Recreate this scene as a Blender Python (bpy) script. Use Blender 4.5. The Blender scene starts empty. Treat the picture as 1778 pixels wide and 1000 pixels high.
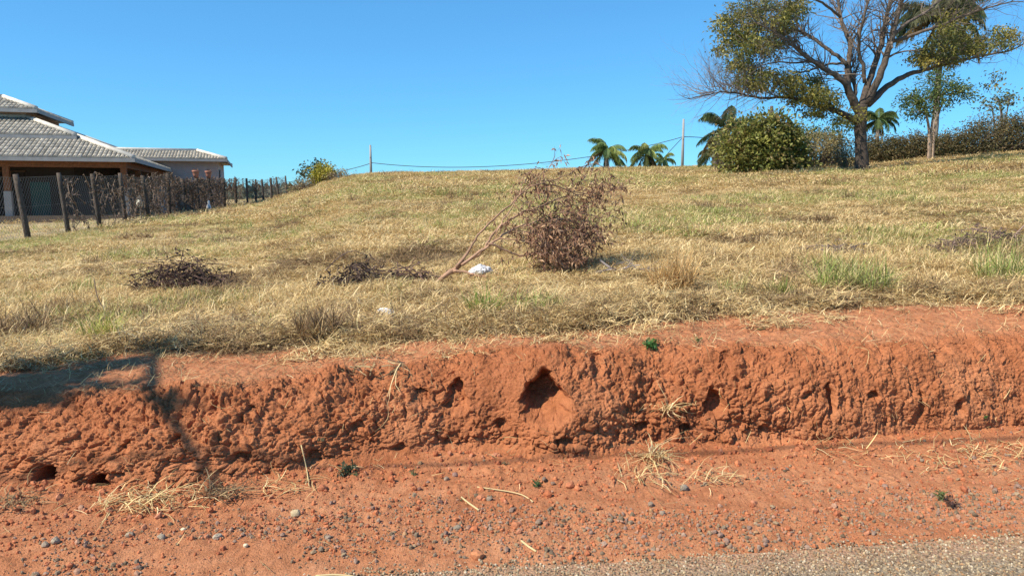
import bpy, math, random, colorsys
import numpy as np
from mathutils import Vector, Matrix

random.seed(7)
rng = np.random.default_rng(7)
S = bpy.context.scene
COL = S.collection

# ------------------------------------------------------------------ camera
F = 1284.0                       # focal length in photo pixels (1778 px wide)
TANP = 160.0 / F
PITCH = math.atan(TANP)
EYE = 1.6
cam_d = bpy.data.cameras.new('camera')
cam = bpy.data.objects.new('camera', cam_d)
COL.objects.link(cam)
cam.location = (0, 0, EYE)
cam.rotation_euler = (math.radians(90) - PITCH, 0, 0)
cam_d.sensor_width = 36.0
cam_d.lens = 36.0 * F / 1778.0
cam_d.clip_start = 0.05
cam_d.clip_end = 6000
S.camera = cam

# ------------------------------------------------------------------ sky, sun, exposure
SUN_EL, SUN_AZ = math.radians(47), math.radians(31)      # light travels to the right and a little away
Ldir = Vector((math.cos(SUN_EL) * math.cos(SUN_AZ), math.cos(SUN_EL) * math.sin(SUN_AZ), -math.sin(SUN_EL)))
W = bpy.data.worlds.new('World')
S.world = W
W.use_nodes = True
wn, wl = W.node_tree.nodes, W.node_tree.links
wn.clear()
sky = wn.new('ShaderNodeTexSky')
sky.sky_type = 'NISHITA'
sky.sun_disc = False
sky.sun_elevation = SUN_EL
sky.sun_rotation = math.atan2(-Ldir.x, -Ldir.y)
sky.altitude = 900
sky.air_density = 1.0
sky.dust_density = 0.0
sky.ozone_density = 8.0
gm = wn.new('ShaderNodeGamma')
gm.inputs['Gamma'].default_value = 0.7
hs = wn.new('ShaderNodeMix'); hs.data_type = 'RGBA'; hs.blend_type = 'MULTIPLY'
hs.inputs[0].default_value = 1.0
hs.inputs[7].default_value = (0.48, 1.02, 1.30, 1)      # the deep clear blue of the dry season
bgd = wn.new('ShaderNodeBackground')
bgd.inputs['Strength'].default_value = 0.15
wo = wn.new('ShaderNodeOutputWorld')
wl.new(sky.outputs[0], gm.inputs['Color'])
wl.new(gm.outputs[0], hs.inputs[6])
wl.new(hs.outputs[2], bgd.inputs[0])
wl.new(bgd.outputs[0], wo.inputs[0])
sd = bpy.data.lights.new('sun', 'SUN')
sd.energy = 4.8
sd.angle = math.radians(0.53)
sd.color = (1.0, 0.915, 0.76)
sun = bpy.data.objects.new('sun', sd)
COL.objects.link(sun)
sun.location = (-20, -8, 30)
sun.rotation_euler = Ldir.to_track_quat('-Z', 'Y').to_euler()
vs = S.view_settings
S.display_settings.display_device = 'sRGB'
vs.view_transform = 'Standard'
vs.look = 'None'
vs.exposure = 0.6
vs.gamma = 1.0
vs.use_curve_mapping = False
S.cycles.max_bounces = 6
S.cycles.transparent_max_bounces = 6

# ------------------------------------------------------------------ noise (numpy)
def _hash(ix, iy, iz, seed):
    h = (ix.astype(np.int64) * 374761393 + iy.astype(np.int64) * 668265263 + iz.astype(np.int64) * 2147483647 + seed * 974634257) & 0xFFFFFFFF
    h = ((h ^ (h >> 13)) * 1274126177) & 0xFFFFFFFF
    h = ((h ^ (h >> 16)) * 2246822519) & 0xFFFFFFFF
    return ((h ^ (h >> 15)) & 0xFFFFFF) / float(0x1000000)

def vnoise(x, y, z, seed=0):
    ix, iy, iz = np.floor(x), np.floor(y), np.floor(z)
    fx, fy, fz = x - ix, y - iy, z - iz
    u, v, w = [f * f * f * (f * (f * 6 - 15) + 10) for f in (fx, fy, fz)]
    r = 0
    for dx in (0, 1):
        for dy in (0, 1):
            for dz in (0, 1):
                r = r + _hash(ix + dx, iy + dy, iz + dz, seed) * (u if dx else 1 - u) * (v if dy else 1 - v) * (w if dz else 1 - w)
    return r * 2 - 1

def fbm(x, y, z, seed=0, octv=4, gain=0.5):
    a, s, t = 1.0, 0.0, 0.0
    for o in range(octv):
        s = s + a * vnoise(x * 2 ** o + o * 17.3, y * 2 ** o - o * 9.1, z * 2 ** o + o * 5.7, seed + o)
        t += a
        a *= gain
    return s / t

def worley(x, y, z, seed=0):
    """distance to the nearest feature point"""
    ix, iy, iz = np.floor(x), np.floor(y), np.floor(z)
    best = np.full(x.shape, 9.0)
    for dx in (-1, 0, 1):
        for dy in (-1, 0, 1):
            for dz in (-1, 0, 1):
                jx, jy, jz = ix + dx, iy + dy, iz + dz
                d = (jx + _hash(jx, jy, jz, seed) - x) ** 2 + (jy + _hash(jx, jy, jz, seed + 11) - y) ** 2 + (jz + _hash(jx, jy, jz, seed + 23) - z) ** 2
                best = np.minimum(best, d)
    return np.sqrt(best)

def clod_cells(x, y, z, seed=0):
    """broken clods: every cell stands proud by its own amount, with a crack between neighbours"""
    ix, iy, iz = np.floor(x), np.floor(y), np.floor(z)
    b1 = np.full(x.shape, 9.0); b2 = np.full(x.shape, 9.0); rn = np.zeros(x.shape)
    for dx in (-1, 0, 1):
        for dy in (-1, 0, 1):
            for dz in (-1, 0, 1):
                jx, jy, jz = ix + dx, iy + dy, iz + dz
                h = _hash(jx, jy, jz, seed)
                d = np.sqrt((jx + h - x) ** 2 + (jy + _hash(jx, jy, jz, seed + 11) - y) ** 2 + (jz + _hash(jx, jy, jz, seed + 23) - z) ** 2)
                c = d < b1
                b2 = np.where(c, b1, np.minimum(b2, d)); rn = np.where(c, (h * 7.31) % 1.0, rn); b1 = np.where(c, d, b1)
    return rn * sstep(0.0, 0.22, b2 - b1) - 0.5 * b1 * b1

def sstep(a, b, x):
    t = np.clip((x - a) / (b - a), 0, 1)
    return t * t * (3 - 2 * t)

# ------------------------------------------------------------------ where a photo pixel lies in the place
CP, SP = math.cos(PITCH), math.sin(PITCH)
def ray(px, py):
    a, b = (px - 889.0) / F, (500.0 - py) / F
    return np.array([a, CP + b * SP, -SP + b * CP])
def at(px, py, depth):
    d = ray(px, py)
    return np.array([0, 0, EYE]) + d * (depth / d[1])
def on_level(px, py, z=0.0):
    d = ray(px, py)
    return np.array([0, 0, EYE]) + d * ((z - EYE) / d[2])

# ------------------------------------------------------------------ lie of the land
A_TAB = np.array([-3.6, -1.2, -0.69, -0.60, -0.459, -0.357, -0.305, -0.27, -0.225, -0.147, 0.0, 0.11, 0.232, 0.32, 0.47, 0.554, 0.692, 1.0, 3.6])
S_TAB = np.array([-0.01, -0.01, -0.008, -0.004, 0.004, 0.0075, 0.0105, 0.024, 0.0455, 0.0475, 0.0495, 0.0535, 0.0545, 0.0575, 0.068, 0.075, 0.087, 0.09, 0.05])
X_TOP = np.array([-40, -9, -3.2, -2.4, -1.4, -0.6, 0.0, 0.8, 1.6, 2.6, 3.6, 9, 40])
Z_TOP = np.array([0.34, 0.34, 0.385, 0.43, 0.475, 0.51, 0.57, 0.585, 0.57, 0.585, 0.62, 0.64, 0.64])
X_BASE = np.array([-40, -9, -2.9, -2.2, -1.7, -1.35, -0.95, -0.42, -0.06, 0.24, 0.54, 0.9, 1.36, 2.15, 3.35, 9, 40])
Y_BASE = np.array([2.4, 3.3, 3.87, 3.82, 3.82, 4.03, 4.17, 4.42, 4.42, 4.22, 4.34, 4.56, 4.52, 4.62, 4.86, 5.5, 7.4])
X_RUN = np.array([-40, -3.2, -1.5, 0, 1.2, 2.0, 3.5, 40])
R_RUN = np.array([0.5, 0.55, 0.55, 0.50, 0.42, 0.30, 0.26, 0.3])
def base_y(X): return np.interp(X, X_BASE, Y_BASE)
def crest_y(X): return base_y(X) + np.interp(X, X_RUN, R_RUN)
CREST_D = 66.0
def land(X, Y):
    """height of the field above the road"""
    X, Y = np.asarray(X, float), np.asarray(Y, float)
    Yc = np.maximum(Y, 3.0)
    a = X / Yc
    s = np.interp(a, A_TAB, S_TAB)
    # smooth the table by averaging a few neighbouring bearings
    for k in (0.02, 0.04):
        s = s + np.interp(a + k, A_TAB, S_TAB) + np.interp(a - k, A_TAB, S_TAB)
    s = s / 5.0
    zt = np.interp(np.clip(X, -9, 9) * np.clip(5.0 / Yc, 0, 1.3), X_TOP, Z_TOP)
    t = np.minimum(Yc, CREST_D) - 5.0
    e = np.clip(Yc - CREST_D, 0, 60.0)
    z = zt + s * (t + e - e * e / 45.0)
    return z - np.clip(Y - 126.0, 0, 400) * 0.012
def field_bump(X, Y):
    k = np.clip(Y / 12.0, 0.6, 2.5)
    return 0.034 * fbm(X * 1.9, Y * 1.9, X * 0, 31, 3) + 0.045 * k * fbm(X * 0.45, Y * 0.45, X * 0, 37, 2)
def land_b(X, Y): return land(X, Y) + field_bump(np.asarray(X, float), np.asarray(Y, float)) * sstep(4.6, 6.0, Y)
def gz(x, y): return float(land_b(np.array([x]), np.array([y]))[0])
def on_land(px, py):
    d = ray(px, py)
    ys = np.geomspace(4.3, 140, 4000)
    P = d[None, :] * (ys / d[1])[:, None]
    h = P[:, 2] + EYE - land(P[:, 0], ys)
    i = np.argmax(h < 0) if (h < 0).any() else len(ys) - 1
    return np.array([P[i, 0], ys[i], gz(P[i, 0], ys[i])])
# near edge of the dry grass along the top of the bank
_e = [on_land(px, py) for px, py in [(0, 650), (130, 622), (260, 606), (380, 615), (520, 602), (700, 592), (880, 580), (1000, 572), (1120, 556), (1300, 548), (1500, 532), (1778, 522)]]
EX, EY = np.array([p[0] for p in _e]), np.array([p[1] for p in _e])
def grass_edge(X): return np.interp(X, EX, EY)
def road_edge(X): return 3.035 + 0.125 * X

# ------------------------------------------------------------------ mesh building
class MB:
    def __init__(s):
        s.v, s.f3, s.f4, s.c, s.n = [], [], [], [], 0
    def add(s, V, f3=None, f4=None, col=(1, 1, 1)):
        V = np.asarray(V, float).reshape(-1, 3)
        if f3 is not None and len(f3): s.f3.append(np.asarray(f3, np.int64).reshape(-1, 3) + s.n)
        if f4 is not None and len(f4): s.f4.append(np.asarray(f4, np.int64).reshape(-1, 4) + s.n)
        C = np.asarray(col, float)
        if C.ndim == 1: C = np.repeat(C[None, :3], len(V), 0)
        s.v.append(V); s.c.append(C[:, :3]); s.n += len(V)
    def tube(s, pts, rad, seg=6, col=(1, 1, 1), cap=True):
        P = np.asarray(pts, float); n = len(P)
        R = np.broadcast_to(np.asarray(rad, float), (n,))
        T = np.gradient(P, axis=0); T /= np.linalg.norm(T, axis=1, keepdims=True) + 1e-9
        up = np.array([0.31, 0.17, 0.93]) if abs(T[:, 2]).mean() < 0.8 else np.array([0.93, 0.2, 0.1])
        A = np.cross(T, up); A /= np.linalg.norm(A, axis=1, keepdims=True) + 1e-9
        B = np.cross(T, A)
        th = np.arange(seg) * 2 * math.pi / seg
        V = P[:, None, :] + R[:, None, None] * (np.cos(th)[None, :, None] * A[:, None, :] + np.sin(th)[None, :, None] * B[:, None, :])
        i, j = np.meshgrid(np.arange(n - 1), np.arange(seg), indexing='ij')
        q = np.stack([i * seg + j, i * seg + (j + 1) % seg, (i + 1) * seg + (j + 1) % seg, (i + 1) * seg + j], -1).reshape(-1, 4)
        V = V.reshape(-1, 3)
        f3 = []
        if cap:
            m = len(V); V = np.vstack([V, P[:1], P[-1:]])
            for k in range(seg):
                f3 += [(m, (k + 1) % seg, k), (m + 1, (n - 1) * seg + k, (n - 1) * seg + (k + 1) % seg)]
        s.add(V, f3, q, col)
    def sticks(s, P0, P1, r0, r1, col=(1, 1, 1), k=3):
        P0, P1 = np.asarray(P0, float), np.asarray(P1, float); n = len(P0)
        if not n: return
        r0 = np.broadcast_to(np.asarray(r0, float), (n,)); r1 = np.broadcast_to(np.asarray(r1, float), (n,))
        T = P1 - P0; T = T / (np.linalg.norm(T, axis=1, keepdims=True) + 1e-9)
        up = np.where(np.abs(T[:, 2:3]) < 0.9, np.array([[0, 0, 1.0]]), np.array([[1.0, 0, 0]]))
        A = np.cross(T, up); A /= np.linalg.norm(A, axis=1, keepdims=True) + 1e-9
        B = np.cross(T, A)
        V = np.zeros((n, 2 * k, 3))
        for j in range(k):
            d = math.cos(j * 2 * math.pi / k) * A + math.sin(j * 2 * math.pi / k) * B
            V[:, j] = P0 + d * r0[:, None]; V[:, k + j] = P1 + d * r1[:, None]
        q = np.array([[j, (j + 1) % k, k + (j + 1) % k, k + j] for j in range(k)])
        q = (q[None] + (np.arange(n) * 2 * k)[:, None, None]).reshape(-1, 4)
        C = np.asarray(col, float)
        if C.ndim == 2: C = np.repeat(C, 2 * k, 0)
        s.add(V.reshape(-1, 3), None, q, C)
    def leaves(s, C, D, Lg, Wd, col, fold=0.15, droop=0.0):
        """folded leaf blades, one per row of C; D is the way each points"""
        C, D = np.asarray(C, float), np.asarray(D, float); n = len(C)
        if not n: return
        D = D / (np.linalg.norm(D, axis=1, keepdims=True) + 1e-9)
        R = rng.normal(size=(n, 3)); A = np.cross(D, R); A /= np.linalg.norm(A, axis=1, keepdims=True) + 1e-9
        N = np.cross(D, A)
        N = np.where(N[:, 2:3] < 0, -N, N)
        Lg = np.broadcast_to(np.asarray(Lg, float), (n,))[:, None]; Wd = np.broadcast_to(np.asarray(Wd, float), (n,))[:, None]
        tip = C + D * Lg; tip[:, 2:3] -= droop * Lg
        mid = C + D * Lg * 0.45 + N * Wd * fold
        V = np.stack([C, mid + A * Wd / 2, tip, mid - A * Wd / 2], 1).reshape(-1, 3)
        f = np.array([[0, 1, 2], [0, 2, 3]])
        f = (f[None] + (np.arange(n) * 4)[:, None, None]).reshape(-1, 3)
        c = np.asarray(col, float)
        if c.ndim == 2: c = np.repeat(c, 4, 0)
        s.add(V, f, None, c)
    def box(s, lo, hi, M=None, col=(1, 1, 1)):
        (x0, y0, z0), (x1, y1, z1) = lo, hi
        V = np.array([(x0, y0, z0), (x1, y0, z0), (x1, y1, z0), (x0, y1, z0), (x0, y0, z1), (x1, y0, z1), (x1, y1, z1), (x0, y1, z1)], float)
        if M is not None: V = V @ M[0].T + M[1]
        s.add(V, None, [(0, 3, 2, 1), (4, 5, 6, 7), (0, 1, 5, 4), (1, 2, 6, 5), (2, 3, 7, 6), (3, 0, 4, 7)], col)
    def mesh(s, name, smooth=False):
        V = np.vstack(s.v); C = np.vstack(s.c)
        f3 = np.vstack(s.f3) if s.f3 else np.zeros((0, 3), np.int64)
        f4 = np.vstack(s.f4) if s.f4 else np.zeros((0, 4), np.int64)
        me = bpy.data.meshes.new(name)
        me.vertices.add(len(V)); me.vertices.foreach_set('co', V.astype(np.float32).ravel())
        nl = len(f3) * 3 + len(f4) * 4
        me.loops.add(nl); me.loops.foreach_set('vertex_index', np.concatenate([f3.ravel(), f4.ravel()]).astype(np.int32))
        me.polygons.add(len(f3) + len(f4))
        st = np.concatenate([np.arange(len(f3)) * 3, len(f3) * 3 + np.arange(len(f4)) * 4]).astype(np.int32)
        me.polygons.foreach_set('loop_start', st)
        me.update(calc_edges=True)
        me.polygons.foreach_set('use_smooth', np.full(len(me.polygons), smooth))
        at_ = me.color_attributes.new('Col', 'FLOAT_COLOR', 'POINT')
        at_.data.foreach_set('color', np.hstack([C, np.ones((len(C), 1))]).astype(np.float32).ravel())
        return me
    def build(s, name, mat, parent=None, smooth=False, kind=None, origin=None):
        if origin is not None:
            s.v = [v - np.asarray(origin) for v in s.v]
        o = bpy.data.objects.new(name, s.mesh(name, smooth))
        if origin is not None and parent is None: o.location = origin
        o.data.materials.append(mat)
        COL.objects.link(o)
        if parent is not None: o.parent = parent
        if kind: o['kind'] = kind
        return o

def tag(o, label, cat, group=None, kind=None):
    o['label'] = label; o['category'] = cat
    if group: o['group'] = group
    if kind: o['kind'] = kind
    return o
def thing(name, loc, label, cat, group=None, rz=0.0):
    o = bpy.data.objects.new(name, None)
    o.empty_display_size = 0.2
    COL.objects.link(o)
    o.location = tuple(float(c) for c in loc); o.rotation_euler = (0, 0, rz)
    return tag(o, label, cat, group)
def struct(o):
    o['kind'] = 'structure'
    return o

# ------------------------------------------------------------------ materials
def srgb(r, g, b):
    f = lambda c: (c / 255 / 12.92) if c / 255 <= 0.04045 else ((c / 255 + 0.055) / 1.055) ** 2.4
    return (f(r), f(g), f(b))
def new_mat(name):
    m = bpy.data.materials.new(name); m.use_nodes = True
    n, l = m.node_tree.nodes, m.node_tree.links
    return m, n, l, n['Principled BSDF']
def N_noise(n, l, vec, scale, detail=6, rough=0.6):
    t = n.new('ShaderNodeTexNoise'); t.inputs['Scale'].default_value = scale; t.inputs['Detail'].default_value = detail; t.inputs['Roughness'].default_value = rough
    if vec is not None: l.new(vec, t.inputs['Vector'])
    return t
def N_ramp(n, l, src, stops):
    r = n.new('ShaderNodeValToRGB'); e = r.color_ramp.elements
    while len(e) < len(stops): e.new(0.5)
    for k, (p, c) in zip(e, stops):
        k.position = p; k.color = (*c, 1) if len(c) == 3 else c
    l.new(src, r.inputs[0])
    return r
def N_mix(n, l, mode, fac, a, b):
    m = n.new('ShaderNodeMix'); m.data_type = 'RGBA'; m.blend_type = mode
    for s_, v in (('Factor', fac),):
        if hasattr(v, 'node'): l.new(v, m.inputs[0])
        else: m.inputs[0].default_value = v
    for i, v in ((6, a), (7, b)):
        if hasattr(v, 'node'): l.new(v, m.inputs[i])
        else: m.inputs[i].default_value = (*v, 1)
    return m.outputs[2]

def attr_mat(name, rough=0.8, trans=0.0, spec=0.3, var=0.0, scale=8.0, bump=0.0):
    """colour from the mesh's own Col attribute (leaf, bark, straw), with grain"""
    m, n, l, p = new_mat(name)
    a = n.new('ShaderNodeAttribute'); a.attribute_name = 'Col'
    c = a.outputs['Color']
    if var:
        g = n.new('ShaderNodeNewGeometry')
        t = N_noise(n, l, g.outputs['Position'], scale)
        r = N_ramp(n, l, t.outputs[0], [(0.3, (1 - var,) * 3), (0.7, (1 + var,) * 3)])
        c = N_mix(n, l, 'MULTIPLY', 1.0, c, r.outputs[0])
        if bump:
            b = n.new('ShaderNodeBump'); b.inputs['Strength'].default_value = bump; b.inputs['Distance'].default_value = 0.05
            l.new(t.outputs[0], b.inputs['Height']); l.new(b.outputs[0], p.inputs['Normal'])
    l.new(c, p.inputs['Base Color'])
    p.inputs['Roughness'].default_value = rough; p.inputs['Specular IOR Level'].default_value = spec
    if trans:
        tr = n.new('ShaderNodeBsdfTranslucent'); l.new(c, tr.inputs[0])
        mx = n.new('ShaderNodeMixShader'); mx.inputs[0].default_value = trans
        l.new(p.outputs[0], mx.inputs[1]); l.new(tr.outputs[0], mx.inputs[2])
        l.new(mx.outputs[0], n['Material Output'].inputs[0])
    return m
M_leaf = attr_mat('leaf', 0.5, 0.3, 0.4)
M_dryleaf = attr_mat('dry_leaf', 0.85, 0.15, 0.2)
M_straw = attr_mat('straw', 0.75, 0.2, 0.25)
M_bark = attr_mat('bark', 0.9, 0, 0.2, 0.35, 6.0, 0.6)
M_twig = attr_mat('twig', 0.9, 0, 0.15)
M_stone = attr_mat('stone', 0.85, 0, 0.3, 0.25, 60.0, 0.2)
M_plain = attr_mat('painted', 0.7, 0, 0.3, 0.12, 3.0)
M_tile = attr_mat('roof_tile', 0.8, 0, 0.25, 0.22, 2.2)
M_wood = attr_mat('wood', 0.8, 0, 0.25, 0.3, 9.0, 0.3)

def soil_mat():
    m, n, l, p = new_mat('red_soil')
    g = n.new('ShaderNodeNewGeometry'); pos = g.outputs['Position']
    big = N_noise(n, l, pos, 1.6, 4)
    mid = N_noise(n, l, pos, 9, 8, 0.65)
    fine = N_noise(n, l, pos, 70, 6, 0.7)
    c1 = N_ramp(n, l, big.outputs[0], [(0.3, (0.33, 0.118, 0.052)), (0.5, (0.39, 0.145, 0.064)), (0.7, (0.46, 0.190, 0.090))])
    c2 = N_ramp(n, l, mid.outputs[0], [(0.28, (0.70, 0.66, 0.62)), (0.5, (1, 1, 1)), (0.75, (1.18, 1.22, 1.25))])
    c3 = N_ramp(n, l, fine.outputs[0], [(0.3, (0.72, 0.70, 0.68)), (0.55, (1, 1, 1)), (0.8, (1.2, 1.22, 1.25))])
    c = N_mix(n, l, 'MULTIPLY', 1.0, c1.outputs[0], c2.outputs[0])
    c = N_mix(n, l, 'MULTIPLY', 1.0, c, c3.outputs[0])
    a = n.new('ShaderNodeAttribute'); a.attribute_name = 'Col'      # red: litter and humus on the soil, green: pale trodden dust
    sp = n.new('ShaderNodeSeparateColor'); l.new(a.outputs['Color'], sp.inputs[0])
    du = N_ramp(n, l, mid.outputs[0], [(0.3, (0.42, 0.18, 0.09)), (0.5, (0.50, 0.24, 0.125)), (0.72, (0.56, 0.30, 0.17))])
    dm = n.new('ShaderNodeMath'); dm.operation = 'MULTIPLY'; dm.inputs[1].default_value = 0.75; l.new(sp.outputs[1], dm.inputs[0])
    c = N_mix(n, l, 'MIX', dm.outputs[0], c, N_mix(n, l, 'MULTIPLY', 1.0, du.outputs[0], c3.outputs[0]))
    lit = N_ramp(n, l, fine.outputs[0], [(0.40, (0.085, 0.052, 0.03)), (0.65, (0.27, 0.18, 0.09))])
    c = N_mix(n, l, 'MIX', sp.outputs[0], c, lit.outputs[0])
    l.new(c, p.inputs['Base Color'])
    p.inputs['Roughness'].default_value = 0.95; p.inputs['Specular IOR Level'].default_value = 0.1
    b = n.new('ShaderNodeBump'); b.inputs['Strength'].default_value = 0.7; b.inputs['Distance'].default_value = 0.012
    b2 = n.new('ShaderNodeBump'); b2.inputs['Strength'].default_value = 0.5; b2.inputs['Distance'].default_value = 0.004
    f2 = n.new('ShaderNodeTexVoronoi'); f2.inputs['Scale'].default_value = 120; l.new(pos, f2.inputs['Vector']); b2.invert = True; b2.inputs['Distance'].default_value = 0.006
    l.new(fine.outputs[0], b.inputs['Height']); l.new(f2.outputs[0], b2.inputs['Height'])
    l.new(b.outputs[0], b2.inputs['Normal']); l.new(b2.outputs[0], p.inputs['Normal'])
    return m
M_soil = soil_mat()

def field_mat():
    m, n, l, p = new_mat('dry_field')
    g = n.new('ShaderNodeNewGeometry'); pos = g.outputs['Position']
    a = N_noise(n, l, pos, 0.35, 5); b_ = N_noise(n, l, pos, 2.5, 6, 0.7); c_ = N_noise(n, l, pos, 18, 6, 0.75)
    c1 = N_ramp(n, l, a.outputs[0], [(0.36, (0.34, 0.235, 0.105)), (0.52, (0.32, 0.245, 0.10)), (0.68, (0.24, 0.225, 0.072))])
    c2 = N_ramp(n, l, b_.outputs[0], [(0.3, (0.72, 0.68, 0.62)), (0.55, (1, 1, 1)), (0.75, (1.2, 1.18, 1.15))])
    c3 = N_ramp(n, l, c_.outputs[0], [(0.32, (0.5, 0.47, 0.42)), (0.52, (1, 1, 1)), (0.75, (1.35, 1.33, 1.28))])
    c = N_mix(n, l, 'MULTIPLY', 1.0, c1.outputs[0], c2.outputs[0]); c = N_mix(n, l, 'MULTIPLY', 1.0, c, c3.outputs[0])
    at_ = n.new('ShaderNodeAttribute'); at_.attribute_name = 'Col'  # 1 on the bare yard beyond the fence
    yd = N_ramp(n, l, b_.outputs[0], [(0.3, (0.33, 0.24, 0.13)), (0.7, (0.46, 0.37, 0.22))])
    c = N_mix(n, l, 'MIX', at_.outputs['Fac'], c, yd.outputs[0])
    l.new(c, p.inputs['Base Color']); p.inputs['Roughness'].default_value = 0.95; p.inputs['Specular IOR Level'].default_value = 0.1
    b = n.new('ShaderNodeBump'); b.inputs['Strength'].default_value = 0.9; b.inputs['Distance'].default_value = 0.06
    l.new(c_.outputs[0], b.inputs['Height']); l.new(b.outputs[0], p.inputs['Normal'])
    return m
M_field = field_mat()

def road_mat():
    m, n, l, p = new_mat('gravel_road')
    g = n.new('ShaderNodeNewGeometry'); pos = g.outputs['Position']
    v = n.new('ShaderNodeTexVoronoi'); v.inputs['Scale'].default_value = 90; l.new(pos, v.inputs['Vector'])
    c1 = N_ramp(n, l, v.outputs['Color'], [(0.0, (0.12, 0.09, 0.06)), (0.6, (0.28, 0.215, 0.14)), (1.0, (0.44, 0.36, 0.25))])
    b_ = N_noise(n, l, pos, 3, 4)
    c2 = N_ramp(n, l, b_.outputs[0], [(0.35, (0.85, 0.80, 0.75)), (0.7, (1.1, 1.1, 1.1))])
    sx = n.new('ShaderNodeSeparateXYZ'); l.new(pos, sx.inputs[0])
    m1 = n.new('ShaderNodeMath'); m1.operation = 'MULTIPLY_ADD'; m1.inputs[1].default_value = -0.125; l.new(sx.outputs[0], m1.inputs[0]); l.new(sx.outputs[1], m1.inputs[2])
    m2 = n.new('ShaderNodeMath'); m2.operation = 'MULTIPLY_ADD'; m2.inputs[1].default_value = 0.30; l.new(b_.outputs[0], m2.inputs[0]); l.new(m1.outputs[0], m2.inputs[2])
    mr = n.new('ShaderNodeMapRange'); mr.inputs[1].default_value = 2.95; mr.inputs[2].default_value = 3.28; mr.inputs[3].default_value = 0.0; mr.inputs[4].default_value = 0.8; l.new(m2.outputs[0], mr.inputs[0])
    l.new(N_mix(n, l, 'MIX', mr.outputs[0], N_mix(n, l, 'MULTIPLY', 1.0, c1.outputs[0], c2.outputs[0]), (0.44, 0.20, 0.10)), p.inputs['Base Color'])
    p.inputs['Roughness'].default_value = 0.9
    b = n.new('ShaderNodeBump'); b.inputs['Strength'].default_value = 0.8; b.inputs['Distance'].default_value = 0.01; b.invert = True
    l.new(v.outputs['Distance'], b.inputs['Height']); l.new(b.outputs[0], p.inputs['Normal'])
    return m
M_road = road_mat()

# ------------------------------------------------------------------ scatter with geometry nodes (only for stuff)
def scatter(name, P, rot, scl, idx, sources, label=None, cat=None):
    me = bpy.data.meshes.new(name)
    P = np.asarray(P, np.float32); n = len(P)
    me.vertices.add(n); me.vertices.foreach_set('co', P.ravel())
    a = me.attributes.new('rot', 'FLOAT_VECTOR', 'POINT'); a.data.foreach_set('vector', np.asarray(rot, np.float32).ravel())
    a = me.attributes.new('scl', 'FLOAT_VECTOR', 'POINT'); a.data.foreach_set('vector', np.asarray(scl, np.float32).ravel())
    a = me.attributes.new('pick', 'INT', 'POINT'); a.data.foreach_set('value', np.asarray(idx, np.int32))
    o = bpy.data.objects.new(name, me); COL.objects.link(o)
    c = bpy.data.collections.new(name + '_kinds')
    for s_ in sources: c.objects.link(s_)
    ng = bpy.data.node_groups.new(name + '_scatter', 'GeometryNodeTree')
    ng.interface.new_socket('Geometry', in_out='INPUT', socket_type='NodeSocketGeometry')
    ng.interface.new_socket('Geometry', in_out='OUTPUT', socket_type='NodeSocketGeometry')
    nn, ll = ng.nodes, ng.links
    gi, go = nn.new('NodeGroupInput'), nn.new('NodeGroupOutput')
    ci = nn.new('GeometryNodeCollectionInfo'); ci.inputs['Collection'].default_value = c
    ci.inputs['Separate Children'].default_value = True; ci.inputs['Reset Children'].default_value = True
    ip = nn.new('GeometryNodeInstanceOnPoints'); ip.inputs['Pick Instance'].default_value = True
    def na(nm, ty):
        q = nn.new('GeometryNodeInputNamedAttribute'); q.data_type = ty; q.inputs['Name'].default_value = nm
        return [s for s in q.outputs if s.enabled and s.name == 'Attribute'][0]
    ll.new(gi.outputs[0], ip.inputs['Points']); ll.new(ci.outputs[0], ip.inputs['Instance'])
    ll.new(na('pick', 'INT'), ip.inputs['Instance Index'])
    er = nn.new('FunctionNodeEulerToRotation'); ll.new(na('rot', 'FLOAT_VECTOR'), er.inputs[0])
    ll.new(er.outputs[0], ip.inputs['Rotation']); ll.new(na('scl', 'FLOAT_VECTOR'), ip.inputs['Scale'])
    ll.new(ip.outputs[0], go.inputs[0])
    md = o.modifiers.new('scatter', 'NODES'); md.node_group = ng
    o['kind'] = 'stuff'
    if label: o['label'] = label
    if cat: o['category'] = cat
    return o
def source(mb, name, mat, smooth=False):
    o = bpy.data.objects.new(name, mb.mesh(name, smooth)); o.data.materials.append(mat)
    return o

# =================================================================== LARGE STRUCTURE
# ---- the cut bank with the verge in front of it
xs = np.unique(np.concatenate([np.linspace(-60, -9, 18), np.linspace(-9, -4.2, 90), np.linspace(-4.1, 4.5, 1560), np.linspace(4.6, 9, 90), np.linspace(9, 60, 18)]))
NA_, NB_, NC_, ND_ = 120, 160, 90, 50
by, cy = base_y(xs), crest_y(xs)
Zc = land(xs, cy)
rows_Y, rows_Z, rows_F, rows_N = [], [], [], []      # F: how far up the face (0..1), -1 verge, 2 top
for i in range(NA_):
    t = (i / NA_); y = (by - 2.2) * (1 - (1 - t) ** 1.15) + 2.2
    z = 0.015 * sstep(-0.05, 0.35, y - road_edge(xs)) - 0.035 * sstep(0.05, -0.05, y - road_edge(xs)) + 0.03 * sstep(by - 0.35, by, y)
    rows_Y.append(y); rows_Z.append(z); rows_F.append(np.full(len(xs), -1 + t)); rows_N.append((0 * xs, 0 * xs + 1))
steep = np.interp(xs, [-3, 0, 1.5, 3], [0.35, 0.45, 0.7, 0.8])
for i in range(NB_):
    t = i / NB_; ph = t * math.pi / 2
    fy = (1 - math.cos(ph)) * steep + t * (1 - steep)
    fz = math.sin(ph) * steep + t * (1 - steep)
    y = by + (cy - by) * fy; z = 0.045 + (Zc - 0.045) * fz
    rows_Y.append(y); rows_Z.append(z); rows_F.append(np.full(len(xs), t))
    rows_N.append((-np.cos(ph * 0.9) * np.ones_like(xs), np.sin(ph * 0.9) * np.ones_like(xs)))
YEND = 8.5
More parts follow.
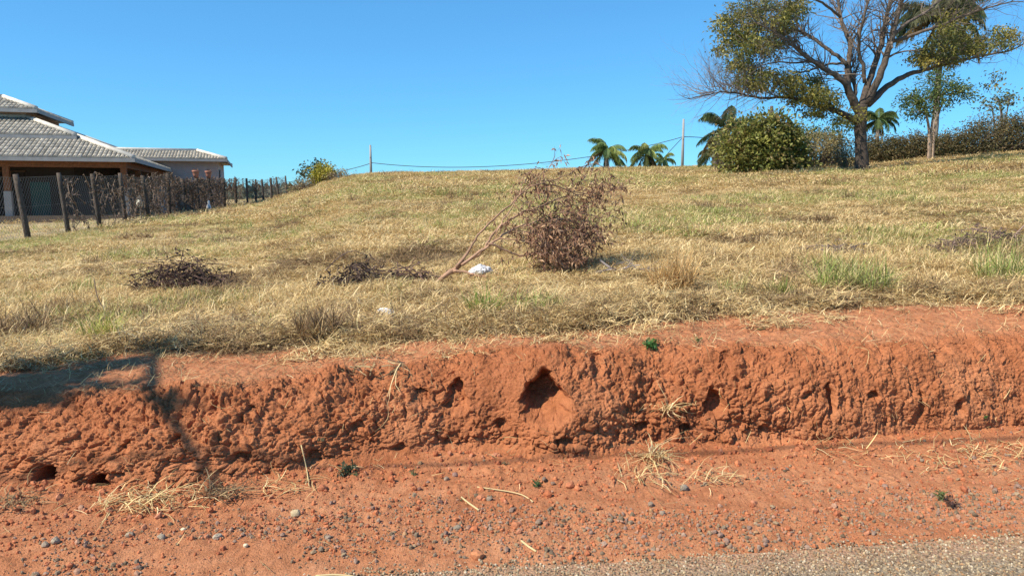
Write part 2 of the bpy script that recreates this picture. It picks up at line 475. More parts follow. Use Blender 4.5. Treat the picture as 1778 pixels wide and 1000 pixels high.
for i in range(NC_ + ND_ + 1):
    y = cy + 0.9 * i / NC_ if i <= NC_ else cy + 0.9 + (YEND - cy - 0.9) * (i - NC_) / ND_
    rows_Y.append(y); rows_Z.append(land_b(xs, y)); rows_F.append(1 + np.clip(y - cy, 0, 9)); rows_N.append((0 * xs, 0 * xs + 1))
GY, GZ, GF = np.array(rows_Y), np.array(rows_Z), np.array(rows_F)
GX = np.broadcast_to(xs, GY.shape).copy()
NY = np.array([r[0] for r in rows_N]); NZ = np.array([r[1] for r in rows_N])
face = sstep(-0.06, 0.06, GF) * (1 - sstep(1.0, 1.28, GF))
# the face as it lies before wear, for placing hollows in it
def on_face(px, py):
    d = ray(px, py)
    fm = (GF >= 0) & (GF <= 1.05)
    dx = 889 + F * GX[fm] / (GY[fm] * CP - (GZ[fm] - EYE) * SP) - px
    dy = 500 - F * (GY[fm] * SP + (GZ[fm] - EYE) * CP) / (GY[fm] * CP - (GZ[fm] - EYE) * SP) - py
    k = np.argmin(dx * dx + dy * dy)
    return GX[fm][k], GY[fm][k], GZ[fm][k]
fin = (GX > -4.6) & (GX < 5.0) & (GY < 6.6)
X1, Y1, Z1, F1_ = GX[fin], GY[fin], GZ[fin], GF[fin]
fc = face[fin]
rightness = sstep(1.2, 2.2, X1)
wx = X1 + 0.03 * fbm(X1 * 7, Y1 * 7, Z1 * 7, 3, 2); wz = Z1 + 0.03 * fbm(X1 * 7, Y1 * 7, Z1 * 7, 5, 2)
vs_ = 1 - 0.55 * rightness                       # tool marks run down the right-hand face
big = 1.25 * fbm(X1 * 2.3, Y1 * 2.3, wz * 2.6, 41, 3)
ridge = 1 - np.abs(fbm(wx * 5.0, Y1 * 5, wz * 4.0 * vs_, 45, 3)) * 2
cl1 = 1 - np.clip(worley(wx * 8.5, Y1 * 8.5, wz * 8.5 * vs_, 51), 0, 1) ** 2
cl2 = 1 - np.clip(worley(wx * 21, Y1 * 21, wz * 21 * vs_, 53), 0, 1) ** 2
cl3 = 1 - np.clip(worley(wx * 48, Y1 * 48, wz * 48 * (vs_ * 0.5 + 0.5), 57), 0, 1) ** 2
rough_m = sstep(-0.35, 0.35, fbm(X1 * 1.7, Y1 * 1.7, Z1 * 3.5, 61, 2) + 0.30 * (1 - F1_))
cl4 = 1 - np.clip(worley(wx * 90, Y1 * 90, wz * 90, 59), 0, 1) ** 2
pock = sstep(0.30, 0.62, fbm(X1 * 9, Y1 * 9, Z1 * 9, 63, 3) + 0.25 * rough_m)      # where lumps have dropped out
rough_m = rough_m * (1 - 0.45 * rightness)
pock2 = sstep(0.34, 0.60, fbm(X1 * 17, Y1 * 17, Z1 * 17 * vs_, 67, 3) + 0.2 * (rough_m - .5))
# hollows: (pixel of the middle, half width m, half height m, depth m, pinch towards the top)
HOLLOWS = [(946, 694, 0.165, 0.160, 0.32, 0.60), (1243, 698, 0.075, 0.10, 0.17, 0.45), (793, 690, 0.075, 0.12, 0.17, 0.6), (730, 690, 0.07, 0.055, 0.12, 0.1),
           (1036, 632, 0.055, 0.07, 0.11, 0.1), (1440, 700, 0.035, 0.12, 0.14, 0.0), (1262, 630, 0.05, 0.04, 0.07, 0), (1400, 690, 0.05, 0.03, 0.05, 0),
           (430, 720, 0.06, 0.05, 0.08, 0.2), (375, 700, 0.04, 0.04, 0.07, 0), (410, 800, 0.07, 0.05, 0.08, 0.2), (210, 785, 0.06, 0.06, 0.08, 0.3), (45, 745, 0.06, 0.06, 0.08, 0.2),
           (540, 800, 0.06, 0.05, 0.09, 0.2), (650, 610, 0.04, 0.03, 0.05, 0), (1600, 700, 0.03, 0.09, 0.08, 0), (1660, 710, 0.04, 0.06, 0.07, 0.2), (1520, 690, 0.04, 0.05, 0.06, 0),
           (1630, 620, 0.03, 0.05, 0.05, 0), (1115, 740, 0.05, 0.03, 0.07, 0), (690, 780, 0.05, 0.035, 0.07, 0), (1190, 745, 0.045, 0.04, 0.08, 0.2), (480, 690, 0.04, 0.03, 0.05, 0), (975, 770, 0.08, 0.03, 0.08, 0),
           (120, 700, 0.05, 0.04, 0.05, 0.2), (300, 770, 0.05, 0.05, 0.07, 0.2), (620, 740, 0.05, 0.04, 0.06, 0.1), (1330, 745, 0.05, 0.04, 0.06, 0.1), (870, 735, 0.05, 0.04, 0.07, 0.2)]
k1 = clod_cells(wx * 13, Y1 * 13, wz * 13 * vs_, 151); k2 = clod_cells(wx * 29, Y1 * 29, wz * 29 * vs_, 153); k3 = clod_cells(wx * 60, Y1 * 60, wz * 60, 157)
caves = np.zeros_like(X1)
for (px, py, rx, rz, dep, pinch) in HOLLOWS[:6]:
    hx, hy, hz = on_face(px, py)
    caves = np.maximum(caves, sstep(1.5, .7, np.hypot((X1 - hx) / rx, (Z1 - hz) / rz)))
solid = 1 - .75 * caves                                   # clods have fallen out of the hollows
rills = fbm(X1 * 24 + .6 * fbm(X1 * 5, Z1 * 5, Z1 * 0, 9, 2), Z1 * 3.2, Y1 * 3, 159, 3) * rightness
d_face = 0.075 * big + 0.012 * ridge + 0.030 * (k1 - .3) * rough_m ** 1.4 * solid + 0.018 * (k2 - .3) * (0.12 + 0.88 * rough_m) * solid + 0.010 * (k3 - .3) + 0.010 * (cl3 - .6) + 0.016 * rills - 0.014 * pock - 0.006 * pock2
fr = fbm(X1 * 2.5, Y1 * 2.5, X1 * 0, 71, 3)
flat_m = (1 - fc)
clods = np.clip(1 - worley(X1 * 16, Y1 * 16, Z1 * 16, 73) / 0.42, 0, 1) * (vnoise(X1 * 9, Y1 * 9, Z1, 75) > 0.25)
d_flat = 0.018 * fr + 0.012 * fbm(X1 * 6, Y1 * 9, Z1, 77, 3) + 0.014 * np.sqrt(clods) * sstep(0.2, 0.4, Y1 - road_edge(X1)) + 0.006 * (cl2 - 0.6) + 0.007 * (cl3 - 0.6) + 0.004 * (cl4 - .6)
shoulder = sstep(0.75, 1.0, F1_) * (1 - sstep(1.35, 1.9, F1_))
d_flat = d_flat + shoulder * (0.03 * big + 0.015 * (cl1 - .6) + 0.012 * (cl2 - .6))
d = fc * d_face + flat_m * d_flat
ny, nz = NY[fin], NZ[fin]
dY, dZ = ny * d, nz * d
dX = fc * 0.02 * fbm(X1 * 20, Y1 * 20, Z1 * 20, 81, 2)
# two burrows at the foot of the bank on the left
BURROWS = [(64, 834, 0.074, 0.048, 0.75, 0.15), (167, 843, 0.076, 0.046, 0.75, 0.2)]
ragged = 0.22 * fbm(X1 * 14, Y1 * 14, Z1 * 14, 91, 3)
for k, (px, py, rx, rz, dep, pinch) in enumerate(HOLLOWS + BURROWS):
    hx, hy, hz = on_face(px, py)
    ez = (Z1 - hz) / rz
    rr = np.hypot((X1 - hx) / (rx * np.clip(1 - pinch * np.clip(ez, -1, 1), 0.15, 2)), ez)
    if dep < 0.5:
        dep = dep * (0.7 if k else 0.95)
        w_ = sstep(1.0, 0.40, rr + ragged * (.7 if k == 0 else 1.2) + (0 if k == 0 else .10) * (k1 - .3)) * (1 - .45 * sstep(.1, -.9, ez)) * (fc > 0.02)
    else:
        w_ = sstep(1.0, 0.80, rr + 0.25 * ragged) * (fc > 0.0)
        funnel = sstep(1.9, 0.8, rr) * (Z1 > hz - rz)
        dY = dY + funnel * 0.045 * (fc > 0.02)
    dY = dY + w_ * dep
    if dep > 0.5: dZ = dZ - w_ * 0.10
# a knob of earth standing up above the big hollow
hx, hy, hz = on_face(945, 606)
dZ = dZ + 0.05 * np.exp(-(((X1 - hx) / 0.17) ** 2 + ((Y1 - hy - 0.02) / 0.16) ** 2)) * sstep(0.4, 0.9, F1_)
GX[fin] += dX; GY[fin] += dY; GZ[fin] += dZ
nr, nc = GX.shape
ii, jj = np.meshgrid(np.arange(nr - 1), np.arange(nc - 1), indexing='ij')
q = np.stack([ii * nc + jj, ii * nc + jj + 1, (ii + 1) * nc + jj + 1, (ii + 1) * nc + jj], -1).reshape(-1, 4)
litter = sstep(-0.12, 0.30, GY - grass_edge(GX) + 0.18 * fbm(GX * 3, GY * 3, GX * 0, 95, 3)) * (GF > 1)
dust = (1 - sstep(-0.25, 0.0, GF)) * np.clip(.55 + .8 * fbm(GX * 1.1, GY * 2.2, GX * 0, 97, 3), 0, 1) + .45 * sstep(1.0, 1.15, GF)
mb = MB(); mb.add(np.stack([GX, GY, GZ], -1).reshape(-1, 3), None, q, np.stack([litter, np.clip(dust, 0, 1), 0 * dust], -1).reshape(-1, 3))
bank = struct(mb.build('bank', M_soil, smooth=True))
bank['label'] = 'eroded red earth bank with crumbly clods, hollows and two burrows'

# heights of the worn verge, for standing things on it
_vx = np.linspace(-4.2, 4.6, 600)
def verge_z(x, y):
    j = np.argmin(np.abs(GX[0] - x)); r = np.argmin(np.abs(GY[:NA_, j] - y))
    return float(GZ[r, j])
GRIDPTS = np.stack([GX[:, ::2], GY[:, ::2], GZ[:, ::2]], -1).reshape(-1, 3)
GPX = 889 + F * GRIDPTS[:, 0] / (GRIDPTS[:, 1] * CP - (GRIDPTS[:, 2] - EYE) * SP)
GPY = 500 - F * (GRIDPTS[:, 1] * SP + (GRIDPTS[:, 2] - EYE) * CP) / (GRIDPTS[:, 1] * CP - (GRIDPTS[:, 2] - EYE) * SP)
def on_bank(px, py):
    """nearest point to the eye on the worn bank or verge"""
    m = np.hypot(GPX - px, GPY - py) < 7
    if not m.any(): return on_land(px, py)
    c = GRIDPTS[m]
    return c[np.argmin(c[:, 1])]

# ---- field up to the horizon
aa = np.unique(np.concatenate([np.linspace(-7.0, -0.95, 40), np.linspace(-0.95, 0.95, 420), np.linspace(0.95, 7.0, 40)]))
dd = np.concatenate([np.geomspace(YEND, 130, 330), np.geomspace(133, 2500, 50)])
FD, FA = np.meshgrid(dd, aa, indexing='ij')
FX, FY = FA * FD, FD
FZ = land_b(FX, FY)
FENCE0, FENCE_DIR = np.array([-14.3, 22.0]), np.array([-0.1547, 1.0])
left_of_fence = FENCE0[0] + FENCE_DIR[0] * (FY - FENCE0[1]) - FX
yard = sstep(-0.4, 0.6, left_of_fence) * (FY > 12) * (1 - sstep(80, 110, FY))
mb = MB()
ii, jj = np.meshgrid(np.arange(len(dd) - 1), np.arange(len(aa) - 1), indexing='ij'); nc = len(aa)
q = np.stack([ii * nc + jj, ii * nc + jj + 1, (ii + 1) * nc + jj + 1, (ii + 1) * nc + jj], -1).reshape(-1, 4)
mb.add(np.stack([FX, FY, FZ], -1).reshape(-1, 3), None, q, np.repeat(yard.reshape(-1, 1), 3, 1))
ground = struct(mb.build('ground', M_field, smooth=True))
# ---- road
rx_ = np.linspace(-60, 60, 241)
mb = MB()
V = np.concatenate([np.stack([rx_, np.full_like(rx_, -25.0), 0 * rx_], -1), np.stack([rx_, road_edge(rx_) + 0.03 * fbm(rx_ * 3, 0 * rx_, 0 * rx_, 5, 3), 0 * rx_], -1)])
n_ = len(rx_)
mb.add(V, None, [(i, i + 1, n_ + i + 1, n_ + i) for i in range(n_ - 1)])
road = struct(mb.build('road', M_road))

# =================================================================== HOUSE
U = np.array([0.946, 0.324, 0.0]); Vd = np.array([-0.324, 0.946, 0.0])
H0 = at(232, 276, 36.0); H0z = gz(H0[0], 36.0 + 2)
H0 = np.array([H0[0], H0[1], H0z])
EAVE = at(232, 276, 36.0)[2] - H0z
house = thing('house', H0, 'low grey tiled house with stacked hipped roofs and a dark timber verandah', 'house', rz=math.atan2(U[1], U[0]))
CT, CW, CP_, CWD = (0.41, 0.365, 0.295), (0.58, 0.53, 0.46), (0.42, 0.28, 0.22), (0.20, 0.08, 0.035)
def roof_slope(mb, p0, eave_dir, in_dir, length, inset, rise, hip0, hip1):
    """barrel tile courses on one slope; eave from p0 along eave_dir; hips cut the ends at 45 degrees"""
    p0, e, q_ = np.array(p0, float), np.array(eave_dir, float), np.array(in_dir, float)
    ncol = int(length / 0.20); w = length / ncol; nrow = max(2, int(round(inset / 0.42)))
    for c in range(ncol):
        u0 = (c + 0.5) * w
        lim = inset
        if hip0: lim = min(lim, u0)
        if hip1: lim = min(lim, length - u0)
        for r in range(nrow):
            a0, a1 = inset * r / nrow, min(inset * (r + 1) / nrow + 0.05, lim)
            if a1 <= a0 + 0.02: break
            prof = []
            for t, dz in ((-0.5, 0.0), (-0.30, 0.055), (0.0, 0.085), (0.30, 0.055), (0.5, 0.0)):
                prof.append((t * w, dz))
            vv = []
            for (aa_, lift) in ((a0, 0.03), (a1, 0.0)):
                for (du, dz) in prof:
                    b = p0 + e * (u0 + du) + q_ * aa_
                    vv.append((b[0], b[1], b[2] + rise * aa_ / inset + dz + lift))
            g = random.uniform(0.72, 1.18)
            cc = np.array(CT) * g
            mb.add(vv, None, [(k, k + 1, 6 + k, 5 + k) for k in range(4)], cc)
            mb.add([vv[0], vv[1], vv[2], vv[3], vv[4]], None, [(0, 4, 3, 1)], cc * 0.9)
def hip_roof(name, u0, u1, v0, v1, z, inset, rise, slopes='FRBL', fascia=True, closed=True):
    r = MB()
    A, B, C_, D = (u0, v0), (u1, v0), (u1, v1), (u0, v1)
    def P(p, zz=z): return (p[0], p[1], zz)
    # boarded underside and slope slab
    a, b, c, d_ = (u0 + inset, v0 + inset), (u1 - inset, v0 + inset), (u1 - inset, v1 - inset), (u0 + inset, v1 - inset)
    slab = MB()
    slab.add([P(A), P(B), P(C_), P(D), P(a, z + rise), P(b, z + rise), P(c, z + rise), P(d_, z + rise)], None,
             [(0, 1, 5, 4), (1, 2, 6, 5), (2, 3, 7, 6), (3, 0, 4, 7)] + ([(4, 5, 6, 7)] if closed else []), CT)
    ob = slab.build(name, M_tile, house)
    t = MB()
    if 'F' in slopes: roof_slope(t, P(A, z + .01), (1, 0, 0), (0, 1, 0), u1 - u0, inset, rise, True, True)
    if 'R' in slopes: roof_slope(t, P(B, z + .01), (0, 1, 0), (-1, 0, 0), v1 - v0, inset, rise, True, True)
    if 'B' in slopes: roof_slope(t, P(C_, z + .01), (-1, 0, 0), (0, -1, 0), u1 - u0, inset, rise, True, True)
    if 'L' in slopes: roof_slope(t, P(D, z + .01), (0, -1, 0), (1, 0, 0), v1 - v0, inset, rise, True, True)
    t.build('roof_tiles', M_tile, ob, kind='stuff')
    for (p, q2) in ((A, a), (B, b), (C_, c), (D, d_)):
        h = MB(); h.tube([P(p, z + .08), P(q2, z + rise + .08)], 0.13, 6, CW); h.build('hip_cap', M_tile, ob, smooth=True)
    if closed:
        h = MB(); h.tube([P(a, z + rise + .08), P(b, z + rise + .08)], 0.13, 6, CW); h.tube([P(b, z + rise + .08), P(c, z + rise + .08)], 0.13, 6, CW)
        h.build('ridge_cap', M_tile, ob, smooth=True)
    g = MB()
    for (lo, hi) in (((u0 - .06, v0 - .08, z - .16), (u1 + .06, v0 - .01, z + .02)), ((u1 + .01, v0 - .01, z - .16), (u1 + .08, v1, z + .02))):
        g.box(lo, hi, None, (0.30, 0.29, 0.28))
    g.build('gutter', M_plain, ob)
    return ob
hip_roof('verandah_roof', -24, 0, 0, 24, EAVE, 3.2, 1.25, 'FR', closed=False)
z2 = at(133, 237, 37.4)[2] - H0z
hip_roof('main_roof', -24, -2.9, 2.5, 21.5, z2, 2.7, 1.05, 'FR', closed=True)
z3 = at(64, 191, 38.8)[2] - H0z
hip_roof('tower_roof', -14.6, -5.0, 4.6, 12.6, z3, 1.9, 0.72, 'FR', closed=True)
m_ = MB(); m_.box((-14, 5.2, z2 + 1.06), (-5.6, 12, z3 - 0.01), None, CP_); m_.build('tower_wall', M_plain, house)
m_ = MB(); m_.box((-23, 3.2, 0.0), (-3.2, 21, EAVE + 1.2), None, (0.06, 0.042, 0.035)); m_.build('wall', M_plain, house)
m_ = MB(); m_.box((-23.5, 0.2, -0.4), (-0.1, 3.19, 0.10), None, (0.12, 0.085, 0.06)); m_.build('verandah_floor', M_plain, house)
for u in (-0.55, -5.45, -10.4, -15.4):
    m_ = MB(); m_.box((u - .15, 0.45, 0.10), (u + .15, 0.75, 1.25), None, (0.33, 0.30, 0.27)); pb = m_.build('verandah_post', M_plain, house)
    m_ = MB(); m_.box((u - .13, 0.47, 1.251), (u + .13, 0.73, EAVE - 0.42), None, CWD); m_.build('post_shaft', M_wood, pb)
for v in (5.5, 10.5, 15.5):
    m_ = MB(); m_.box((-.72, v - .14, 0.0), (-.44, v + .14, EAVE - 0.42), None, CWD); m_.build('verandah_post', M_wood, house)
m_ = MB(); m_.box((-23.5, 0.46, EAVE - 0.42), (-0.42, 0.74, EAVE - 0.10), None, CWD); m_.build('beam', M_wood, house)
m_ = MB(); m_.box((-0.74, 0.75, EAVE - 0.42), (-0.42, 23.5, EAVE - 0.10), None, CWD); m_.build('beam', M_wood, house)
# doors and windows in the shade of the verandah
for (u0, u1, zz0, zz1) in ((-6.8, -5.4, 0.12, 2.2), (-10.6, -8.6, 0.9, 2.1), (-14.8, -13.4, 0.12, 2.2)):
    m_ = MB(); m_.box((u0, 3.13, zz0), (u1, 3.20, zz1), None, (0.06, 0.045, 0.04)); dr = m_.build('door' if zz0 < .5 else 'window', M_wood, house)
    m_ = MB(); m_.box((u0 - .08, 3.10, zz1), (u1 + .08, 3.19, zz1 + .09), None, (0.14, 0.08, 0.05)); m_.build('frame', M_wood, dr)
# wing at the back right
wz_ = at(363, 277, 52.5)[2] - H0z
hip_roof('wing_roof', -9, 3.6, 16.4, 28, wz_, 2.0, 0.62, 'FR', closed=True)
m_ = MB(); m_.box((-8.4, 17.0, -0.3), (3.0, 27.4, wz_ - 0.01), None, (0.44, 0.335, 0.30)); wg = m_.build('wing_wall', M_plain, house)
m_ = MB(); m_.box((2.98, 18.0, 1.6), (3.06, 19.4, 2.9), None, (0.07, 0.06, 0.06)); m_.build('window', M_plain, wg)
# things about the yard
def local(u, v, z=0.0): return H0 + U * u + Vd * v + np.array([0, 0, z])
def cloth(name, p, w, h, col, label, cat):
    n1, n2 = 14, 12; mbc = MB()
    s_, t_ = np.meshgrid(np.linspace(0, 1, n1), np.linspace(0, 1, n2), indexing='ij')
    fo = 0.10 * np.sin(s_ * 17 + t_ * 1.5) * (1 - 0.5 * t_) + 0.05 * np.sin(s_ * 41)
    V = np.array(p)[None, None] + U * (s_ * w)[..., None] + Vd * fo[..., None] + np.array([0, 0, 1.0]) * (t_ * h)[..., None]
    qq = [(i * n2 + j, (i + 1) * n2 + j, (i + 1) * n2 + j + 1, i * n2 + j + 1) for i in range(n1 - 1) for j in range(n2 - 1)]
    mbc.add(V.reshape(-1, 3), None, qq, col)
    o = mbc.build(name, M_plain, smooth=True)
    return tag(o, label, cat)
cloth('shade_cloth', local(-4.8, 1.6, 0.10), .85, 1.6, (0.022, 0.075, 0.062), 'teal green cloth hanging beside the inner verandah post', 'cloth')
cloth('shade_cloth', local(-10.3, 1.6, 0.10), 3.9, 2.1, (0.025, 0.085, 0.075), 'wide dark green cloth hanging at the left edge of the verandah', 'cloth')

# =================================================================== FENCE
fy_ = [19.3, 21.9, 24.6, 27.2, 29.8, 32.5, 35.6, 38.4, 41.0, 44.0, 47.0, 50.5, 54.3, 57.6, 61.0, 64.8, 69.0, 74.2]
def fpt(y): return np.array([FENCE0[0] + FENCE_DIR[0] * (y - FENCE0[1]), y])
f0 = fpt(fy_[0])
fence = thing('fence', (f0[0], f0[1], gz(*f0)), 'long wire mesh fence on dark timber posts running up beside the yard', 'fence')
FO = np.array(fence.location)
posts = []
for k, y in enumerate(fy_):
    p = fpt(y); z = gz(*p); h = 1.90 + random.uniform(-.06, .12)
    lean = random.uniform(-.05, .09) 
    if k in (1, 2, 3): lean = (.15, .10, .08)[k - 1]
    base = np.array([p[0], p[1], z - 0.3]) - FO
    top = base + np.array([-0.04 - lean * 1.6, random.uniform(-.05, .05), h + 0.3])
    r = random.uniform(.075, .10)
    m_ = MB(); m_.tube([base, base * .6 + top * .4 + np.array([random.uniform(-.02, .02), 0, 0]), base * .2 + top * .8, top], [r * 1.05, r, r * .97, r * .9], 8, np.array((0.085, 0.066, 0.052)) * random.uniform(.8, 1.25))
    m_.build('post', M_bark, fence, smooth=True); posts.append((base + np.array([0, 0, .3]), top))
m_ = MB(); P0, P1 = [], []
for (a0, a1), (b0, b1) in zip(posts[:-1], posts[1:]):
    wdt = np.linalg.norm(b0 - a0); n1 = int(wdt / 0.16)
    for fr_ in (0.05, 0.5, 0.95):
        P0.append(a0 + (a1 - a0) * fr_); P1.append(b0 + (b1 - b0) * fr_)
    def pt(u, v): return (a0 * (1 - u) + b0 * u) * (1 - v) + (a1 * (1 - u) + b1 * u) * v
    du = 1.9 / wdt
    for i in range(-12, n1):
        for sgn in (0, 1):
            ua = i / n1; ub = ua + du
            va, vb = (0.03, 0.95)
            if ua < 0: va = va + (0 - ua) / du * .92; ua = 0
            if ub > 1: vb = 0.95 - (ub - 1) / du * .92; ub = 1
            if sgn: p_, q_ = pt(ua, .98 - va), pt(ub, .98 - vb)
            else: p_, q_ = pt(ua, va), pt(ub, vb)
            P0.append(p_); P1.append(q_)
m_.sticks(P0, P1, 0.0025, .0025, (0.20, 0.20, 0.19)); m_.build('wire_mesh', M_plain, fence, kind='stuff')
# dry creeper on the fence
m_ = MB(); lf = MB()
for k in range(len(posts) - 1):
    dens = {2: 0.2, 3: .35, 4: .55, 5: .9, 6: 1.3, 7: 1.6, 8: 1.5, 9: 1.3, 10: 0.5, 11: .16, 12: .14, 13: .10, 14: .10, 15: .1, 16: .1}.get(k, 0)
    (a0, a1), (b0, b1) = posts[k], posts[k + 1]
    for s_ in range(int(125 * dens)):
        u, v = random.random(), (random.random() ** 0.6 if k < 10 else 0.6 + .4 * random.random()); n_ = random.randint(4, 8)
        pts = []
        du_, dv_ = random.gauss(0, .05), -abs(random.gauss(.06, .06))
        for i in range(n_):
            uu, vv = min(max(u, 0), 1), min(max(v, 0.0), 1.04)
            pts.append((a0 * (1 - uu) + b0 * uu) * (1 - vv) + (a1 * (1 - uu) + b1 * uu) * vv + np.array([random.gauss(0, .05), random.gauss(0, .05), 0]) + FO)
            u += du_ + random.gauss(0, .04); v += dv_ + random.gauss(0, .05)
        pts = np.array(pts); c = np.array((0.19, 0.135, 0.10)) * random.uniform(.5, 1.5)
        m_.sticks(pts[:-1], pts[1:], .012, .010, c)
        lf.leaves(pts, rng.normal(size=pts.shape), .11, .06, c * .8)
vine = thing('dry_vine', (FO[0] - 2, 36, gz(-16.5, 36)), 'dense tangle of leafless brown creeper hanging on the middle of the fence', 'vine')
VO = np.array(vine.location)
m_.build('stems', M_twig, vine, kind='stuff', origin=VO); lf.build('withered_leaves', M_dryleaf, vine, kind='stuff', origin=VO)

# pots on two fence posts, yard lamp, white post
def lathe(mb, c, prof, seg=12, col=(1, 1, 1)):
    th = np.arange(seg) * 2 * math.pi / seg
    V = np.array([[(c[0] + r * math.cos(t), c[1] + r * math.sin(t), c[2] + z) for t in th] for r, z in prof]).reshape(-1, 3)
    q = [(i * seg + j, i * seg + (j + 1) % seg, (i + 1) * seg + (j + 1) % seg, (i + 1) * seg + j) for i in range(len(prof) - 1) for j in range(seg)]
    mb.add(V, None, q, col)
for k, lab in ((8, 'terracotta pot capping the fence post left of the wing corner'), (9, 'terracotta pot capping the fence post at the wing corner')):
    tp = posts[k][1] + FO
    m_ = MB(); lathe(m_, (0, 0, 0), [(0.02, 0), (.10, 0.0), (.15, .16), (.17, .30), (.20, .33), (.20, .40), (.15, .40), (.11, .2), (0.01, .18)], 12, (0.36, 0.16, 0.11))
    o = m_.build('clay_pot', M_plain, smooth=True); o.location = tp; tag(o, lab, 'pot')
    s_ = MB(); c0 = np.zeros((26, 3)) + np.array([0, 0, .35]); dv = rng.normal(size=(26, 3)); dv[:, 2] = np.abs(dv[:, 2]); s_.leaves(c0, dv, .22, .05, (0.20, 0.12, 0.08)); s_.build('withered_plant', M_dryleaf, o)
def lamp(px, py, dep, lab):
    p = at(px, py, dep); z = gz(p[0], dep)
    t = thing('garden_lamp', (p[0], dep, z), lab, 'lamp')
    m_ = MB(); lathe(m_, (0, 0, 0), [(.09, 0), (.09, .04), (.03, .06), (.03, .55), (.08, .6)], 10, (0.10, 0.09, 0.08)); m_.build('stem', M_plain, t, smooth=True)
    m_ = MB(); lathe(m_, (0, 0, .6), [(.10, 0), (.16, .12), (.13, .28), (.05, .34)], 10, (0.62, 0.58, 0.48)); m_.build('globe', M_plain, t, smooth=True)
    m_ = MB(); lathe(m_, (0, 0, .94), [(.15, 0), (.03, .12), (.01, .16)], 10, (0.10, 0.09, 0.08)); m_.build('cap', M_plain, t, smooth=True)
lamp(245, 380, 32.2, 'small pale globe garden lamp beyond the fence by the verandah corner')
p = at(275, 372, 39.0)
t = thing('water_tank', (p[0] - .3, 41.0, gz(p[0] - .3, 41)), 'pale blue grey water tank behind the dry creeper', 'tank')
m_ = MB(); lathe(m_, (0, 0, 0), [(.01, 0), (.42, 0), (.5, .1), (.5, 1.2), (.46, 1.32)], 16, (0.36, 0.39, 0.44)); m_.build('drum', M_plain, t, smooth=True)
m_ = MB(); lathe(m_, (0, 0, 1.32), [(.52, 0), (.5, .06), (.2, .16), (.01, .18)], 16, (0.30, 0.33, 0.38)); m_.build('lid', M_plain, t, smooth=True)
p = at(363, 366, 41.5)
m_ = MB(); lathe(m_, (0, 0, 0), [(.12, 0), (.13, .3), (.08, .42), (.05, .5), (.06, .62), (.01, .66)], 10, (0.75, 0.75, 0.74))
o = m_.build('marker_post', M_plain, smooth=True); o.location = (p[0], 41.5, gz(p[0], 41.5) - .02); tag(o, 'small white marker post in the grass in front of the fence', 'post')

# =================================================================== POLES, WIRES, FAR ROOF
def pole(px, py_top, dep, lab):
    p = at(px, py_top, dep); z = gz(p[0], dep); h = p[2] - z
    t = thing('utility_pole', (p[0], dep, z), lab, 'utility pole', 'slim concrete poles beyond the crest')
    m_ = MB(); m_.tube([(0, 0, -.4), (0, 0, h * .5), (0, 0, h)], [.19, .16, .12], 10, (0.30, 0.29, 0.28)); m_.build('shaft', M_plain, t, smooth=True)
    m_ = MB(); lathe(m_, (.0, -.16, h * .62), [(.02, -.1), (.07, -.06), (.05, 0), (.07, .06), (.02, .1)], 8, (0.25, 0.2, 0.18)); m_.build('insulator', M_plain, t, smooth=True)
    return p
pole(643, 252, 96.0, 'slim grey utility pole standing alone on the crest left of centre')
pole(1187, 207, 92.0, 'taller grey utility pole between the small palms and the round bush')
def wire(pts, r, lab, col=(0.06, 0.08, 0.10), name='power_line'):
    m_ = MB(); m_.tube(pts, r, 5, col); return tag(m_.build(name, M_plain, smooth=True), lab, 'cable')
def sag(pxs, dep):
    P = np.array([at(px, py, d_) for (px, py), d_ in zip(pxs, dep)])
    t = np.linspace(0, 1, len(P)); tt = np.linspace(0, 1, 40)
    # smooth curve through the points
    return np.stack([np.polyval(np.polyfit(t, P[:, k], min(3, len(P) - 1)), tt) for k in range(3)], -1)
wire(sag([(645, 283), (760, 290), (889, 288), (1000, 276), (1100, 258), (1187, 238)], np.linspace(96, 92, 6)), .045, 'long dark power line sagging between the two utility poles')
wire(sag([(470, 322), (540, 309), (600, 296), (643, 284)], [120, 112, 104, 96]), .045, 'short dark power line running down left from the left pole')
wire(sag([(1187, 238), (1215, 239), (1260, 243)], [92, 95, 100]), .045, 'power line running from the right pole in behind the bushes')
wire(sag([(1187, 238), (1175, 250), (1150, 277), (1120, 310)], [92, 93, 95, 97]), .04, 'thin stay wire slanting down from the right pole towards the palms')
p = at(1205, 296, 98.0)
fh = thing('far_house', (p[0] + .4, 98, gz(p[0], 98)), 'distant house showing only a pale gable roof above the crest', 'house')
zr = at(1205, 289, 98)[2] - gz(p[0], 98)
m_ = MB(); m_.box((-2.2, 0, -1), (2.4, 5, zr - .75), None, (0.5, 0.3, 0.22)); m_.build('wall', M_plain, fh)
m_ = MB()
for sx in (-1, 1):
    V = np.array([(0, -.4, zr), (sx * 2.9, -.4, zr - .85), (sx * 2.9, 5.4, zr - .85), (0, 5.4, zr), (0, -.4, zr + .16), (sx * 2.9, -.4, zr - .69), (sx * 2.9, 5.4, zr - .69), (0, 5.4, zr + .16)])
    m_.add(V, None, [(0, 1, 2, 3), (4, 5, 6, 7), (0, 1, 5, 4), (1, 2, 6, 5), (2, 3, 7, 6)], (0.62, 0.58, 0.52))
m_.build('roof', M_tile, fh)

